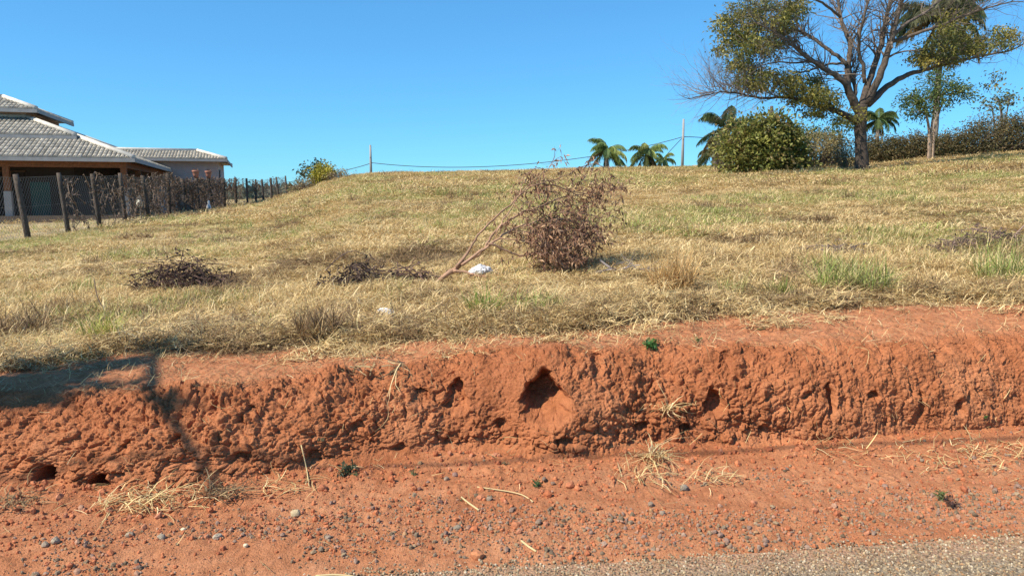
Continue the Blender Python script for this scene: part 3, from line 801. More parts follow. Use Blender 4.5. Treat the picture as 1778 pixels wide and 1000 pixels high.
# =================================================================== TREES
def jitter(n, s): return rng.normal(0, s, (n, 3))
def pal(n, cols, var=0.25):
    c = np.array(cols)[rng.integers(0, len(cols), n)]
    return c * (1 + rng.uniform(-var, var, (n, 1)))
G_OLIVE = [(0.15, 0.15, 0.03), (0.22, 0.195, 0.04), (0.30, 0.245, 0.055), (0.10, 0.115, 0.028)]
G_GREEN = [(0.085, 0.125, 0.03), (0.12, 0.165, 0.04), (0.15, 0.185, 0.045), (0.06, 0.095, 0.025)]
G_BUSH = [(0.18, 0.195, 0.045), (0.25, 0.25, 0.06), (0.31, 0.29, 0.075), (0.12, 0.14, 0.035), (0.22, 0.16, 0.06)]
B_GREY = (0.17, 0.133, 0.108)

def spline(P, n=None):
    P = np.asarray(P, float); m = len(P)
    d_ = np.r_[0, np.cumsum(np.linalg.norm(np.diff(P[:, :3], axis=0), axis=1))]
    n = n or max(4, m * 3)
    t = np.linspace(0, d_[-1], n)
    Q = np.stack([np.interp(t, d_, P[:, k]) for k in range(P.shape[1])], -1)
    for _ in range(2): Q[1:-1] = 0.25 * Q[:-2] + 0.5 * Q[1:-1] + 0.25 * Q[2:]
    return Q
def grow(mb, start, direc, length, r, depth, tips, bend=0.25, up=0.15, kids=4, seg=5, col=B_GREY):
    """recursive twig; collects tips"""
    p = np.array(start, float); d_ = np.array(direc, float); d_ /= np.linalg.norm(d_) + 1e-9
    pts = [p.copy()]
    for i in range(seg):
        d_ = d_ + np.array([random.gauss(0, bend), random.gauss(0, bend), random.gauss(up * .3, bend)]); d_ /= np.linalg.norm(d_)
        p = p + d_ * length / seg; pts.append(p.copy())
    pts = np.array(pts); rr = np.linspace(r, r * .35, len(pts))
    mb.sticks(pts[:-1], pts[1:], rr[:-1], rr[1:], col)
    if depth <= 0: tips.append((pts[-1], d_)); return
    for k in range(kids):
        i = random.randint(1, seg)
        nd = d_ + rng.normal(0, .75, 3)
        grow(mb, pts[i], nd, length * random.uniform(.4, .7), rr[i] * .6, depth - 1, tips, bend, up, kids, max(3, seg - 1), col)

TD = 38.0
def tz(zx, zy): return 1180 + zx / 2.973, zy / 2.973
def tpt(zx, zy, off=0.0):
    px, py = tz(zx, zy); return at(px, py, TD + off)
K = TD / F / 2.973
tb = tpt(945, 888)
tree = thing('shade_tree', (tb[0], TD, gz(tb[0], TD)), 'big spreading half bare tree with a dark forked trunk on the crest', 'tree')
TO = np.array(tree.location)
LIMBS = [  # (points in the picture of the tree with their thickness, depth offset at the far end)
    ([(945, 915, 56), (943, 880, 44), (938, 760, 34), (932, 650, 34), (935, 570, 36), (940, 540, 34)], 0),
    ([(925, 630, 22), (850, 595, 18), (790, 565, 14), (730, 552, 11), (640, 520, 9), (540, 498, 8), (430, 515, 7), (330, 490, 6), (230, 470, 4), (120, 500, 2)], -2.0),
    ([(935, 590, 28), (885, 505, 25), (868, 440, 21), (845, 418, 17), (760, 365, 15), (680, 315, 13), (610, 260, 10), (555, 205, 7), (480, 160, 5), (400, 120, 3)], -1.5),
    ([(868, 445, 19), (866, 380, 17), (868, 320, 16), (885, 260, 15), (872, 190, 13), (850, 150, 12), (825, 80, 10), (818, 0, 8), (812, -120, 5)], 1.0),
    ([(862, 335, 13), (820, 290, 11), (760, 255, 10), (700, 205, 10), (640, 172, 9), (600, 150, 8), (540, 175, 6), (450, 210, 4), (340, 230, 3)], 2.0),
    ([(852, 330, 8), (790, 325, 7), (730, 345, 6), (640, 375, 5), (560, 400, 3)], 1.5),
    ([(940, 560, 26), (962, 460, 20), (1010, 330, 17), (1045, 220, 16), (1055, 130, 14), (1080, 40, 11), (1100, -80, 8), (1110, -200, 5)], 0.8),
    ([(955, 430, 11), (945, 330, 11), (925, 280, 10), (920, 220, 10), (935, 140, 9), (960, 60, 7), (985, -40, 5)], -1.2),
    ([(960, 540, 26), (1008, 455, 22), (1060, 330, 19), (1085, 230, 17), (1110, 150, 14), (1130, 60, 12), (1165, -50, 9), (1190, -180, 5)], -1.0),
    ([(1085, 218, 12), (1170, 195, 11), (1260, 160, 9), (1340, 140, 8), (1440, 90, 7), (1560, 50, 5), (1700, 15, 3)], -2.0),
    ([(1098, 190, 10), (1180, 110, 9), (1280, 60, 7), (1350, 0, 6), (1450, -60, 4)], 1.5),
    ([(970, 540, 24), (1060, 460, 18), (1130, 405, 16), (1210, 375, 13), (1270, 362, 11), (1340, 342, 9), (1440, 320, 7), (1560, 290, 6), (1690, 270, 5), (1775, 232, 3)], 2.0),
    ([(830, 90, 8), (760, 30, 7), (690, -10, 6), (580, -30, 4), (460, -60, 3)], -2.5),
    ([(640, 172, 6), (600, 100, 5), (540, 60, 4), (420, 50, 3), (300, 90, 2)], 2.5),
    ([(885, 545, 9), (915, 480, 11), (900, 420, 11), (872, 370, 12)], 0.6),
    ([(680, 315, 7), (600, 330, 5), (520, 320, 4), (420, 340, 3)], -2.6),
]
mb = MB(); twg = MB(); tips = []
for li, (pts, off) in enumerate(LIMBS):
    n_ = len(pts)
    Q = []
    for i, (x, y, r) in enumerate(pts):
        p = tpt(x, y, off * (i / (n_ - 1)) ** 1.2) ; Q.append([*p, r * K])
    Q = spline(Q, n_ * 3)
    Q[2:, :3] += jitter(len(Q) - 2, .02 + .0)
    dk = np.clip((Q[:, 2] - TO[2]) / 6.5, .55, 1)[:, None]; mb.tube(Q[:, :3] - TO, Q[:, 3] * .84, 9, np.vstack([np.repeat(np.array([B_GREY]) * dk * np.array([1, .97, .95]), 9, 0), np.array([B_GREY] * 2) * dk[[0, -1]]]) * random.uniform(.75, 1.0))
    if li == 0: continue
    m = len(Q)
    for i in range(int(m * .35), m):
        for _ in range(2 if i < m * .6 else 3):
            dd_ = (Q[i, :3] - Q[max(0, i - 3), :3]); dd_ /= np.linalg.norm(dd_) + 1e-9
            nd = dd_ * .6 + rng.normal(0, .6, 3) + np.array([0, 0, .35])
            grow(twg, Q[i, :3] - TO, nd, random.uniform(.8, 2.0), max(.012, Q[i, 3] * .35), 2, tips, .2, .3, 3, 4, np.array(B_GREY) * random.uniform(.8, 1.3))
    grow(twg, Q[-1, :3] - TO, Q[-1, :3] - Q[-3, :3], 1.5, .03, 2, tips, .2, .2, 4, 4, B_GREY)
for zx, zy in [(430, 512), (400, 508), (360, 500), (330, 488), (300, 482), (270, 476), (240, 470), (210, 475), (180, 485), (150, 492), (240, 455), (190, 470)]:
    for _ in range(4):
        grow(twg, tpt(zx, zy, -1.6) - TO, np.array([-.9, random.gauss(0, .6), random.gauss(.25, .55)]), random.uniform(1.2, 2.6), .016, 2, tips, .16, .25, 4, 5, np.array((.27, .21, .18)) * random.uniform(.8, 1.2))
mb.build('trunk', M_bark, tree, smooth=True)
twg.build('twigs', M_twig, tree, kind='stuff')
# leafy masses: ellipses in the same picture coordinates (cx, cy, rx, ry, leaves, depth)
MASS = [(300, 110, 110, 90, 420, 0), (420, 60, 150, 70, 520, 1), (540, 60, 110, 80, 420, -1), (500, 160, 110, 80, 480, 0), (360, 230, 150, 70, 560, -1), (300, 190, 100, 50, 300, 1), (460, 250, 90, 60, 300, 1),
        (330, 330, 90, 60, 420, 0), (420, 400, 110, 70, 560, -1), (340, 410, 80, 60, 330, 1), (580, 440, 90, 70, 480, -1), (640, 500, 80, 60, 380, 0), (720, 500, 80, 60, 420, -1), (760, 560, 80, 50, 300, 0), (690, 420, 60, 40, 160, 1), (700, 590, 40, 30, 90, 0),
        (230, 260, 50, 40, 120, 0), (250, 130, 60, 60, 160, 0), (600, 20, 70, 50, 200, 1),
        (1380, 240, 150, 80, 620, 1), (1300, 310, 120, 50, 380, 1), (1480, 210, 90, 70, 330, 2), (1650, 200, 110, 60, 420, 2), (1560, 240, 80, 50, 200, 2), (1420, 130, 120, 60, 300, 0), (1620, 420, 40, 40, 70, 1), (1210, 300, 40, 25, 70, 1),
        (935, 600, 40, 40, 90, -.6), (830, 630, 50, 30, 70, 0)]
lf = MB(); tw = MB()
for (cx, cy_, rx, ry, n_, off) in MASS:
    n_ = int(n_ * 1.0)
    ncl = max(4, n_ // 12)
    r = rng.normal(0, .5, (ncl, 3)); r = r / np.maximum(1, np.linalg.norm(r, axis=1, keepdims=True))
    c = np.array([tpt(cx + a * rx, cy_ + b * ry, off + e * 1.8) for a, b, e in r]) - TO
    cc = tpt(cx, cy_, off) - TO
    # the sprigs that carry the leaves
    tw.sticks(c * .55 + cc * .45, c, .022, .008, np.array(B_GREY) * .9)
    per = 28
    C = np.repeat(c, per, 0) + rng.normal(0, 1, (ncl * per, 3)) * np.array([.22, .22, .13])
    D = rng.normal(0, 1, (ncl * per, 3)) + np.repeat(c - cc, per, 0) * .4 + np.array([0, 0, -.25])
    hue = np.repeat(pal(ncl, G_OLIVE, .38), per, 0) * (1 + rng.uniform(-.3, .3, (ncl * per, 1)))
    lf.leaves(C, D, rng.uniform(.12, .24, ncl * per), rng.uniform(.05, .09, ncl * per), hue, .2, .15)
lf.build('crown', M_leaf, tree, kind='stuff'); tw.build('sprigs', M_twig, tree, kind='stuff')

def leafy(name, px, py, dep, label, cat, blobs, cols, leaf=(.2, .1), trunk=None, group=None, twigs=0, stem_col=B_GREY, dens=1.0, mat=None, per=10, sprd=.16):
    """shrub or small tree: blobs of sprigs (pixel centre, pixel radii, sprig count) standing at depth dep"""
    p = at(px, py, dep); o = thing(name, (p[0], dep, gz(p[0], dep)), label, cat, group); O = np.array(o.location)
    lf, st = MB(), MB(); allc = []
    for (cx, cy_, rx, ry, n_) in blobs:
        n_ = int(n_ * dens)
        r = rng.normal(0, 1, (n_, 3)); r /= np.linalg.norm(r, axis=1, keepdims=True); r *= rng.uniform(.25, 1, (n_, 1)) ** .45
        r *= 1 + .24 * rng.normal(size=(n_, 1))
        k = dep / F
        cc = at(cx, cy_, dep) - O
        c = cc + r * np.array([rx * k, max(rx, ry) * k * .8, ry * k])
        ground_ = land_b(c[:, 0] + O[0], c[:, 1] + O[1]) - O[2]
        keep = c[:, 2] > ground_ + .02; c = c[keep]; n_ = len(c); r = r[keep]
        allc.append(c)
        C = np.repeat(c, per, 0) + rng.normal(0, sprd, (n_ * per, 3))
        D = rng.normal(0, .8, (n_ * per, 3)) + np.repeat(r, per, 0)
        hue = np.repeat(pal(n_, cols, .22), per, 0) * (1 + rng.uniform(-.3, .3, (n_ * per, 1)))
        lf.leaves(C, D, rng.uniform(.7, 1.3, n_ * per) * leaf[0], rng.uniform(.7, 1.3, n_ * per) * leaf[1], hue, .2, .1)
        root = np.array([cc[0] * .6, cc[1] * .6, 0]) if not trunk else None
        for q_ in c[rng.integers(0, n_, min(n_, 12 + twigs))]:
            s0 = root if root is not None else cc + (q_ - cc) * .05
            mid = (s0 + q_) / 2 + rng.normal(0, .12, 3)
            st.sticks([s0, mid], [mid, q_], [.03, .018], [.018, .007], np.array(stem_col) * random.uniform(.7, 1.2))
    if trunk:
        for pts in trunk:
            Q = np.array([[*(at(x, y, dep) - O), r * dep / F] for x, y, r in pts]); Q[0, 2] = min(Q[0, 2], -.1)
            Q = spline(Q, len(pts) * 3); st.tube(Q[:, :3], Q[:, 3], 7, stem_col)
    lf.build('crown' if trunk else 'foliage', mat or M_leaf, o, kind='stuff')
    st.build('trunk' if trunk else 'stems', M_bark, o, smooth=False, kind=None if trunk else 'stuff')
    return o
leafy('round_bush', 1322, 292, 45.0, 'dense round light green bush at the left end of the hedge', 'bush',
      [(1322, 262, 62, 50, 420), (1295, 268, 45, 38, 220), (1360, 255, 40, 42, 240), (1335, 228, 40, 30, 180), (1290, 245, 32, 26, 110), (1375, 275, 25, 28, 90), (1320, 285, 66, 18, 150)], G_BUSH, (.26, .14), per=9, sprd=.2)
leafy('brown_bush', 1425, 275, 47.0, 'low brownish twiggy bush right behind the round bush', 'bush',
      [(1425, 252, 38, 26, 230), (1452, 262, 26, 22, 110), (1400, 262, 18, 18, 60)], [(0.27, 0.22, 0.10), (0.20, 0.165, 0.075), (0.33, 0.27, 0.13)], (.14, .06), twigs=60, mat=M_dryleaf)
leafy('dry_shrub', 1470, 280, 41.0, 'wispy dry shrub leaning against the left of the big trunk', 'bush',
      [(1468, 268, 16, 26, 90)], [(0.20, 0.16, 0.08), (0.14, 0.12, 0.05)], (.14, .05), twigs=40, mat=M_dryleaf)
HB = []
for px in range(1505, 1900, 22):
    top = np.interp(px, [1505, 1560, 1620, 1660, 1690, 1720, 1900], [242, 238, 240, 228, 210, 203, 200]); bot = np.interp(px, [1505, 1620, 1778, 1900], [284, 278, 272, 262])
    HB.append((px + random.uniform(-6, 6), (top + bot) / 2 + random.uniform(-3, 3), 26, (bot - top) / 2 + 2, 210))
leafy('hedge', 1640, 276, 50.0, 'long olive brown hedge along the crest right of the big tree', 'hedge', HB,
      [(0.12, 0.10, 0.04), (0.165, 0.13, 0.055), (0.09, 0.09, 0.034), (0.21, 0.15, 0.07)], (.15, .07), twigs=30, per=10, sprd=.17)
leafy('small_tree', 1612, 262, 46.0, 'slender small tree with feathery crown in front of the hedge', 'tree',
      [(1600, 178, 38, 14, 90), (1640, 165, 40, 16, 90), (1665, 158, 24, 10, 40), (1600, 196, 24, 10, 45), (1630, 140, 30, 18, 70), (1580, 168, 20, 8, 30)], G_GREEN, (.22, .07),
      trunk=[[(1613, 268, 2.6), (1614, 235, 2.4), (1611, 205, 2), (1600, 182, 1.2)], [(1620, 268, 2.2), (1621, 235, 2), (1627, 205, 1.6), (1640, 170, 1.2)], [(1616, 250, 2), (1617, 215, 1.8), (1632, 145, 1)]], stem_col=(.30, .22, .16), per=9, sprd=.2)
leafy('sparse_tree', 1740, 205, 58.0, 'thin young tree with a few leaves standing above the hedge', 'tree',
      [(1738, 178, 28, 16, 38), (1720, 185, 20, 10, 18), (1752, 172, 18, 12, 18)], [(0.10, 0.13, 0.06), (0.14, 0.16, 0.09)], (.24, .15),
      trunk=[[(1740, 235, 3), (1740, 200, 2), (1736, 178, 1.5)], [(1741, 205, 1.5), (1752, 175, 1)], [(1739, 205, 1.5), (1722, 184, 1)]], per=4, sprd=.2)
leafy('dark_tree', 1440, 240, 56.0, 'dark green tree mostly hidden behind the round bush and trunk', 'tree',
      [(1400, 232, 26, 12, 70), (1445, 236, 26, 12, 60), (1470, 212, 20, 14, 40)], G_GREEN, (.2, .1), trunk=[[(1440, 270, 4), (1440, 245, 3), (1430, 232, 2)]])
leafy('leafy_sapling', 551, 315, 72.0, 'blue green sapling rising from the mound at the fence end', 'tree',
      [(545, 298, 22, 13, 42), (556, 290, 12, 9, 18), (530, 300, 9, 6, 10)], [(0.06, 0.095, 0.05), (0.08, 0.11, 0.06)], (.34, .16), trunk=[[(552, 330, 2.2), (551, 310, 1.8), (547, 297, 1.2)], [(551, 312, 1.2), (558, 290, .8)]], per=6, sprd=.25)
leafy('yellow_shrub', 563, 325, 70.0, 'round yellow green shrub on the mound at the fence end', 'bush',
      [(563, 308, 21, 19, 260), (556, 318, 14, 13, 90)], [(0.38, 0.34, 0.04), (0.30, 0.28, 0.04), (0.46, 0.38, 0.06)], (.24, .12), per=8, sprd=.18)
leafy('pale_shrub', 535, 338, 69.0, 'pinkish grey dry shrub at the foot of the yellow shrub', 'bush',
      [(532, 328, 28, 15, 190), (592, 308, 28, 10, 130), (512, 338, 12, 10, 50)], [(0.30, 0.22, 0.14), (0.22, 0.16, 0.10), (0.36, 0.28, 0.16)], (.2, .06), twigs=50, mat=M_dryleaf)
leafy('low_green_bush', 518, 332, 78.0, 'small dark green bush beside the last fence post', 'bush', [(519, 328, 10, 9, 40)], G_GREEN, (.3, .14), per=7)
leafy('pale_thorn_tree', 1265, 290, 50.0, 'wispy yellowish shrub at the left edge of the round bush', 'bush',
      [(1245, 262, 14, 18, 40), (1250, 240, 14, 12, 30)], [(0.22, 0.20, 0.08), (0.16, 0.16, 0.06)], (.2, .05), per=6, twigs=30)

def palm(px, py_c, dep, frond, label, nf=15, trunk_r=.16, cols=None, seed=1, droop=1.0, lean=0.0):
    random.seed(seed)
    c = at(px, py_c, dep); z = gz(c[0], dep); o = thing('palm_tree', (c[0], dep, z), label, 'palm tree', 'palms beyond the crest'); O = np.array([c[0], dep, z])
    h = c[2] - z
    t = MB(); zz = np.linspace(-.3, h, 14)
    t.tube(np.stack([lean * (zz / max(h, .1)) ** 2 - lean, 0 * zz, zz], -1), trunk_r * np.linspace(1.25, .85, 14) * (1 + .05 * np.sin(np.arange(14) * 2.4)), 10, (0.24, 0.20, 0.17)); t.build('trunk', M_bark, o, smooth=True)
    cols = cols or [(0.28, 0.36, 0.13), (0.38, 0.42, 0.14), (0.21, 0.30, 0.12)]
    for k in range(nf):
        az = k * 2.399 + random.uniform(-.2, .2); el = math.radians(random.choice([75, 60, 48, 35, 20, 5, -15]) + random.uniform(-6, 6))
        if k > nf * .75: el = math.radians(random.uniform(-45, -10))
        fl = frond * random.uniform(.85, 1.1)
        pts = [np.array([0, 0, h])]; e = el
        ns = 12
        for s_ in range(ns):
            e -= droop * (0.05 + .16 * (s_ / ns)) * (1.2 if el > 0 else .5)
            e = max(e, -1.45)
            pts.append(pts[-1] + fl / ns * np.array([math.cos(e) * math.cos(az), math.cos(e) * math.sin(az), math.sin(e)]))
        pts = np.array(pts); m_ = MB()
        old = k > nf * .75
        base = np.array(random.choice(cols)) * random.uniform(.8, 1.2)
        if old: base = np.array(random.choice([(0.22, 0.17, 0.04), (0.19, 0.14, 0.06), (0.09, 0.11, 0.03)]))
        m_.sticks(pts[:-1], pts[1:], np.linspace(.045, .012, ns), np.linspace(.04, .008, ns), base * 1.2)
        side = np.array([-math.sin(az), math.cos(az), 0])
        ts = np.linspace(.10, 1, 84); P = np.stack([np.interp(ts, np.linspace(0, 1, ns + 1), pts[:, i]) for i in range(3)], -1)
        T = np.gradient(P, axis=0); T /= np.linalg.norm(T, axis=1, keepdims=True)
        for sg in (-1, 1):
            D = sg * side * .75 + T * .5 + np.array([0, 0, -.8]) + rng.normal(0, .16, P.shape)
            m_.leaves(P, D, (fl * .26) * np.sin(np.clip(ts, .08, .93) * math.pi) ** .6 * rng.uniform(.8, 1.15, len(ts)), (.022 * frond / 2 + .010), base * (1 + rng.uniform(-.25, .25, (len(ts), 1))), .1, .35)
        m_.build('frond', M_leaf, o)
    return o
palm(1054, 262, 84.0, 2.7, 'bushy young palm behind the fallen branch top, left of the pair', 20, .17, None, 3)
palm(1122, 267, 84.0, 2.75, 'young palm with a leaning crown, right of the pair', 17, .18, None, 5, 1.15)
palm(1152, 278, 86.0, 1.8, 'smallest palm squeezed between its neighbour and the utility pole', 11, .11, None, 8, 1.2)
palm(1258, 222, 62.0, 2.9, 'palm rising behind the left side of the round bush', 18, .2, [(0.11, 0.16, 0.07), (0.15, 0.19, 0.08)], 11)
palm(1240, 262, 64.0, 2.0, 'low drooping palm left of the round bush', 13, .15, [(0.16, 0.20, 0.10), (0.20, 0.23, 0.11)], 17, 1.1)
palm(1525, 208, 70.0, 2.1, 'palm crown showing just right of the big trunk above the hedge', 18, .18, [(0.083, 0.135, 0.045), (0.12, 0.165, 0.053)], 13)
palm(1637, 28, 60.0, 4.3, 'tall palm rising through the right side of the big tree', 20, .22, [(0.075, 0.105, 0.045), (0.112, 0.135, 0.06), (0.15, 0.15, 0.075)], 21)
random.seed(99)
# dead palm stump behind the round bush
p = at(1339, 190, 60.0); m_ = MB(); zb = gz(p[0], 60)
m_.tube([(0, 0, -.2), (0, 0, (p[2] - zb) * .6), (0.02, 0, p[2] - zb - .4), (.03, 0, p[2] - zb + .25)], [.2, .17, .2, .12], 9, (.10, .085, .07))
o = m_.build('palm_stump', M_bark, smooth=True); o.location = (p[0], 60, zb); tag(o, 'bare dark palm stump poking up behind the round bush', 'stump')

# far wooded rise seen through the fence
lf = MB()
n_ = 5200
yy = rng.uniform(420, 640, n_); xx = yy * rng.uniform(-.75, -.18, n_); zz_ = land(xx, yy); rise = 7 + 5 * vnoise(xx * .02, yy * .02, xx * 0, 3)
base_t = EYE + yy * (0.0 / F) - zz_
zc = zz_ + rng.uniform(0, 1, n_) * (np.maximum(base_t, 0) + rise * .55)
lf.leaves(np.stack([xx, yy, zc], -1), rng.normal(0, 1, (n_, 3)), rng.uniform(3, 6, n_), rng.uniform(2.5, 4.5, n_), pal(n_, [(0.06, 0.085, 0.05), (0.09, 0.10, 0.06), (0.12, 0.11, 0.07)], .2))
tag(lf.build('woods', M_leaf, kind='stuff'), 'far off low woods seen between the fence posts', 'woods')

# =================================================================== GRASS
STRAW = [(0.71, 0.53, 0.26), (0.62, 0.45, 0.21), (0.79, 0.62, 0.34), (0.50, 0.35, 0.16), (0.68, 0.52, 0.24), (0.39, 0.255, 0.12)]
GREEN = [(0.30, 0.33, 0.09), (0.22, 0.28, 0.065), (0.41, 0.38, 0.15), (0.49, 0.42, 0.20)]
BROWN = [(0.34, 0.22, 0.11), (0.22, 0.14, 0.075), (0.44, 0.31, 0.16), (0.13, 0.085, 0.05)]
def blades(mb, n, rad, ln, wd, cols, stand=.35, curl=.6, rnd=None):
    """curved strips: n blades rooted within rad; stand = how upright they are"""
    th = rng.uniform(0, 2 * math.pi, n); r = rad * np.sqrt(rng.random(n))
    P = np.stack([r * np.cos(th), r * np.sin(th), np.zeros(n)], -1)
    az = rng.uniform(0, 2 * math.pi, n); el = np.clip(rng.normal(stand, .35, n), -.05, 1.45)
    L_ = ln * rng.uniform(.55, 1.35, n); W_ = wd * rng.uniform(.7, 1.3, n)
    turn = rng.normal(0, curl, n); fall = rng.uniform(.2, 1.1, n) * curl
    c = pal(n, cols, .22)
    rows = []
    p = P.copy(); p[:, 2] += rng.uniform(0, .03, n) * (ln / .2)
    for s_ in range(4):
        D = np.stack([np.cos(el) * np.cos(az), np.cos(el) * np.sin(az), np.sin(el)], -1)
        side = np.stack([-np.sin(az), np.cos(az), 0 * az], -1)
        w = W_ * (1, .95, .7, .08)[s_]
        tw_ = np.array([0, 0, 1.0]) * .35
        rows.append((p - side * w[:, None] / 2, p + (side + tw_) * w[:, None] / 2))
        p = p + D * (L_ / 3)[:, None]; p[:, 2] = np.maximum(p[:, 2], .004)
        az = az + turn / 3; el = el - fall / 3 * 1.2
    V = np.stack([x for pr in rows for x in pr], 1)
    f = np.array([[0, 1, 3, 2], [2, 3, 5, 4], [4, 5, 7, 6]])
    f = (f[None] + (np.arange(n) * 8)[:, None, None]).reshape(-1, 4)
    mb.add(V.reshape(-1, 3), None, f, np.repeat(c, 8, 0))
def kinds(prefix, spec):
    out = []
    for k, (n, rad, ln, wd, cols, stand, curl) in enumerate(spec):
        m_ = MB(); blades(m_, n, rad, ln, wd, cols, stand, curl); out.append(source(m_, '%s_%02d' % (prefix, k), M_straw))
    return out
mixg = GREEN + STRAW[:3] + [(.36, .36, .10)]
near_k = kinds('straw_clump', [(64, .14, .125, .005, STRAW, .12, 1.3)] * 5 + [(56, .14, .10, .0045, mixg, .45, .7)] * 3 + [(56, .14, .12, .0045, BROWN, .08, 1.3)] * 3)
mid_k = kinds('straw_patch', [(74, .26, .12, .009, STRAW, .12, 1.1)] * 4 + [(70, .26, .09, .008, mixg, .4, .6)] * 3 + [(64, .26, .12, .008, BROWN, .08, 1.0)] * 2)
far_k = kinds('straw_sward', [(90, .6, .15, .018, STRAW, .15, .9)] * 4 + [(90, .6, .12, .017, mixg, .35, .6)] * 3 + [(80, .6, .16, .018, BROWN, .12, .9)] * 2)
def field_points(d0, d1, dens, wide=.86):
    area = wide * (d1 * d1 - d0 * d0); n = int(area * dens)
    Y = np.sqrt(rng.uniform(d0 * d0, d1 * d1, n)); X = Y * rng.uniform(-wide, wide, n)
    return X, Y
def class_of(X, Y, ns, ng, nb):
    g = fbm(X * .32, Y * .20, X * 0, 131, 3) + .35 * fbm(X * 1.3, Y * 1.3, X * 0, 133, 2) + rng.normal(0, .22, len(X))
    b = fbm(X * .9, Y * .7, X * 0, 137, 3) + rng.normal(0, .2, len(X)) + .24 * sstep(1.6, .2, Y - grass_edge(X)) - .03
    g = g - .5 * sstep(7.5, 5.8, Y) + .06
    idx = rng.integers(0, ns, len(X))
    gm = g > .23; idx[gm] = ns + rng.integers(0, ng, gm.sum())
    bm = (b > .27) & ~gm; idx[bm] = ns + ng + rng.integers(0, nb, bm.sum())
    return idx
def lay(name, X, Y, src, ns, ng, nb, s0, s1, label, tilt=.12, zs=1.0):
    lf_ = FENCE0[0] + FENCE_DIR[0] * (Y - FENCE0[1]) - X
    keep = ~((lf_ > -.1) & (Y > 12) & (rng.random(len(X)) > .06))
    X, Y = X[keep], Y[keep]; n = len(X)
    P = np.stack([X, Y, land_b(X, Y) - .004], -1)
    rot = np.stack([rng.normal(0, tilt, n), rng.normal(0, tilt, n), rng.uniform(0, 6.28, n)], -1)
    s = rng.uniform(s0, s1, n); hm = 1 + .9 * np.clip(fbm(X * .8, Y * .8, X * 0, 151, 3), -.5, .9)
    scl = np.stack([s, s, s * hm * zs], -1)
    return scatter(name, P, rot, scl, class_of(X, Y, ns, ng, nb), src, label, 'grass')
X, Y = field_points(4.3, 11, 150)
k = (Y > grass_edge(X) + .38 * fbm(X * 2.2, Y * 2.2, X * 0, 141, 3) + .04 + rng.normal(0, .07, len(X))) | ((Y > grass_edge(X) - .45) & (rng.random(len(X)) < .20) & (Y > crest_y(X) - .02))
k &= fbm(X * 3.1, Y * 3.1, X * 0, 143, 3) + rng.normal(0, .22, len(X)) > -.34 + .16 * sstep(.0, 1.2, Y - grass_edge(X)) * -1
lay('grass', X[k], Y[k], near_k, 5, 3, 3, .75, 1.35, 'matted dry mown grass along the top of the bank')
X, Y = field_points(10.6, 27, 42)
lay('grass', X, Y, mid_k, 4, 3, 2, .8, 1.4, 'dry mown grass on the middle of the slope')
X, Y = field_points(26, 80, 11)
lay('grass', X, Y, far_k, 4, 3, 2, .8, 1.5, 'dry mown grass on the far slope up to the crest')

def BO_X(y): return .1 * y if y < 9.5 else 99.0
# ---- heaps of taller hay along the grass edge and tufts that stand out
def tuft(px, py, n, rad, ln, wd, cols, stand, curl, label, name='grass_tuft', cat='grass tuft', group=None, ground=None):
    p = on_land(px, py) if ground is None else ground
    m_ = MB(); blades(m_, n, rad, ln, wd, cols, stand, curl)
    o = m_.build(name, M_straw); o.location = tuple(p); o.rotation_euler = (0, 0, random.uniform(0, 6))
    return tag(o, label, cat, group)
for a in [(1480, 508, 520, .34, .34, .007, GREEN, .9, .7, 'broad bright green grass tuft right of centre at the grass edge'),
          (1742, 490, 380, .26, .34, .007, GREEN, .9, .7, 'green grass tuft near the right edge of the grass'),
          (1168, 505, 420, .20, .36, .007, [(0.55, .36, .15), (.46, .28, .12), (.60, .42, .2)], 1.0, .7, 'tall orange brown dead grass tuft right of the fallen branch'),
          (1270, 522, 160, .12, .22, .006, GREEN, .9, .6, 'small yellow green tuft beside the bare earth, right of the dead tuft'),
          (1350, 520, 150, .11, .2, .006, [(.14, .18, .04), (.2, .22, .05)], .9, .6, 'dark green little tuft at the grass edge left of the broad green one'),
          (550, 592, 320, .17, .27, .006, BROWN, 1.0, .6, 'brown tussock overhanging the bank left of centre'),
          (30, 575, 420, .30, .26, .006, BROWN[1:], .8, .8, 'dark tussock at the left edge above the shadow'),
          (100, 540, 320, .30, .22, .006, BROWN, .7, .8, 'low brown tussock at far left behind the dark one'),
          (840, 548, 170, .14, .22, .006, [(.17, .26, .05), (.24, .3, .06)], .9, .6, 'fresh green tuft below the fallen branch'),
          (930, 540, 240, .22, .2, .006, GREEN, .6, .8, 'yellow green tuft between the fallen branch and the bank'),
          (1000, 555, 260, .28, .22, .005, BROWN, .3, 1.0, 'grey brown matted tussock at the grass edge in the middle'),
          (1080, 548, 260, .26, .22, .005, BROWN, .35, 1.0, 'brown matted tussock at the grass edge below the stump end'),
          (180, 590, 140, .14, .24, .007, [(.34, .36, .08), (.42, .40, .1)], .9, .6, 'yellow green tuft just above the shadow at left'),
          (245, 415, 200, .35, .3, .012, BROWN, .7, .7, 'brown weedy tuft near the foot of the fence'),
          (215, 418, 160, .3, .3, .012, BROWN, .7, .7, 'second brown weedy tuft left of the one near the fence'),
          (1440, 470, 200, .3, .22, .006, GREEN, .7, .7, 'thin green patch just behind the broad green tuft')]:
    tuft(*a)
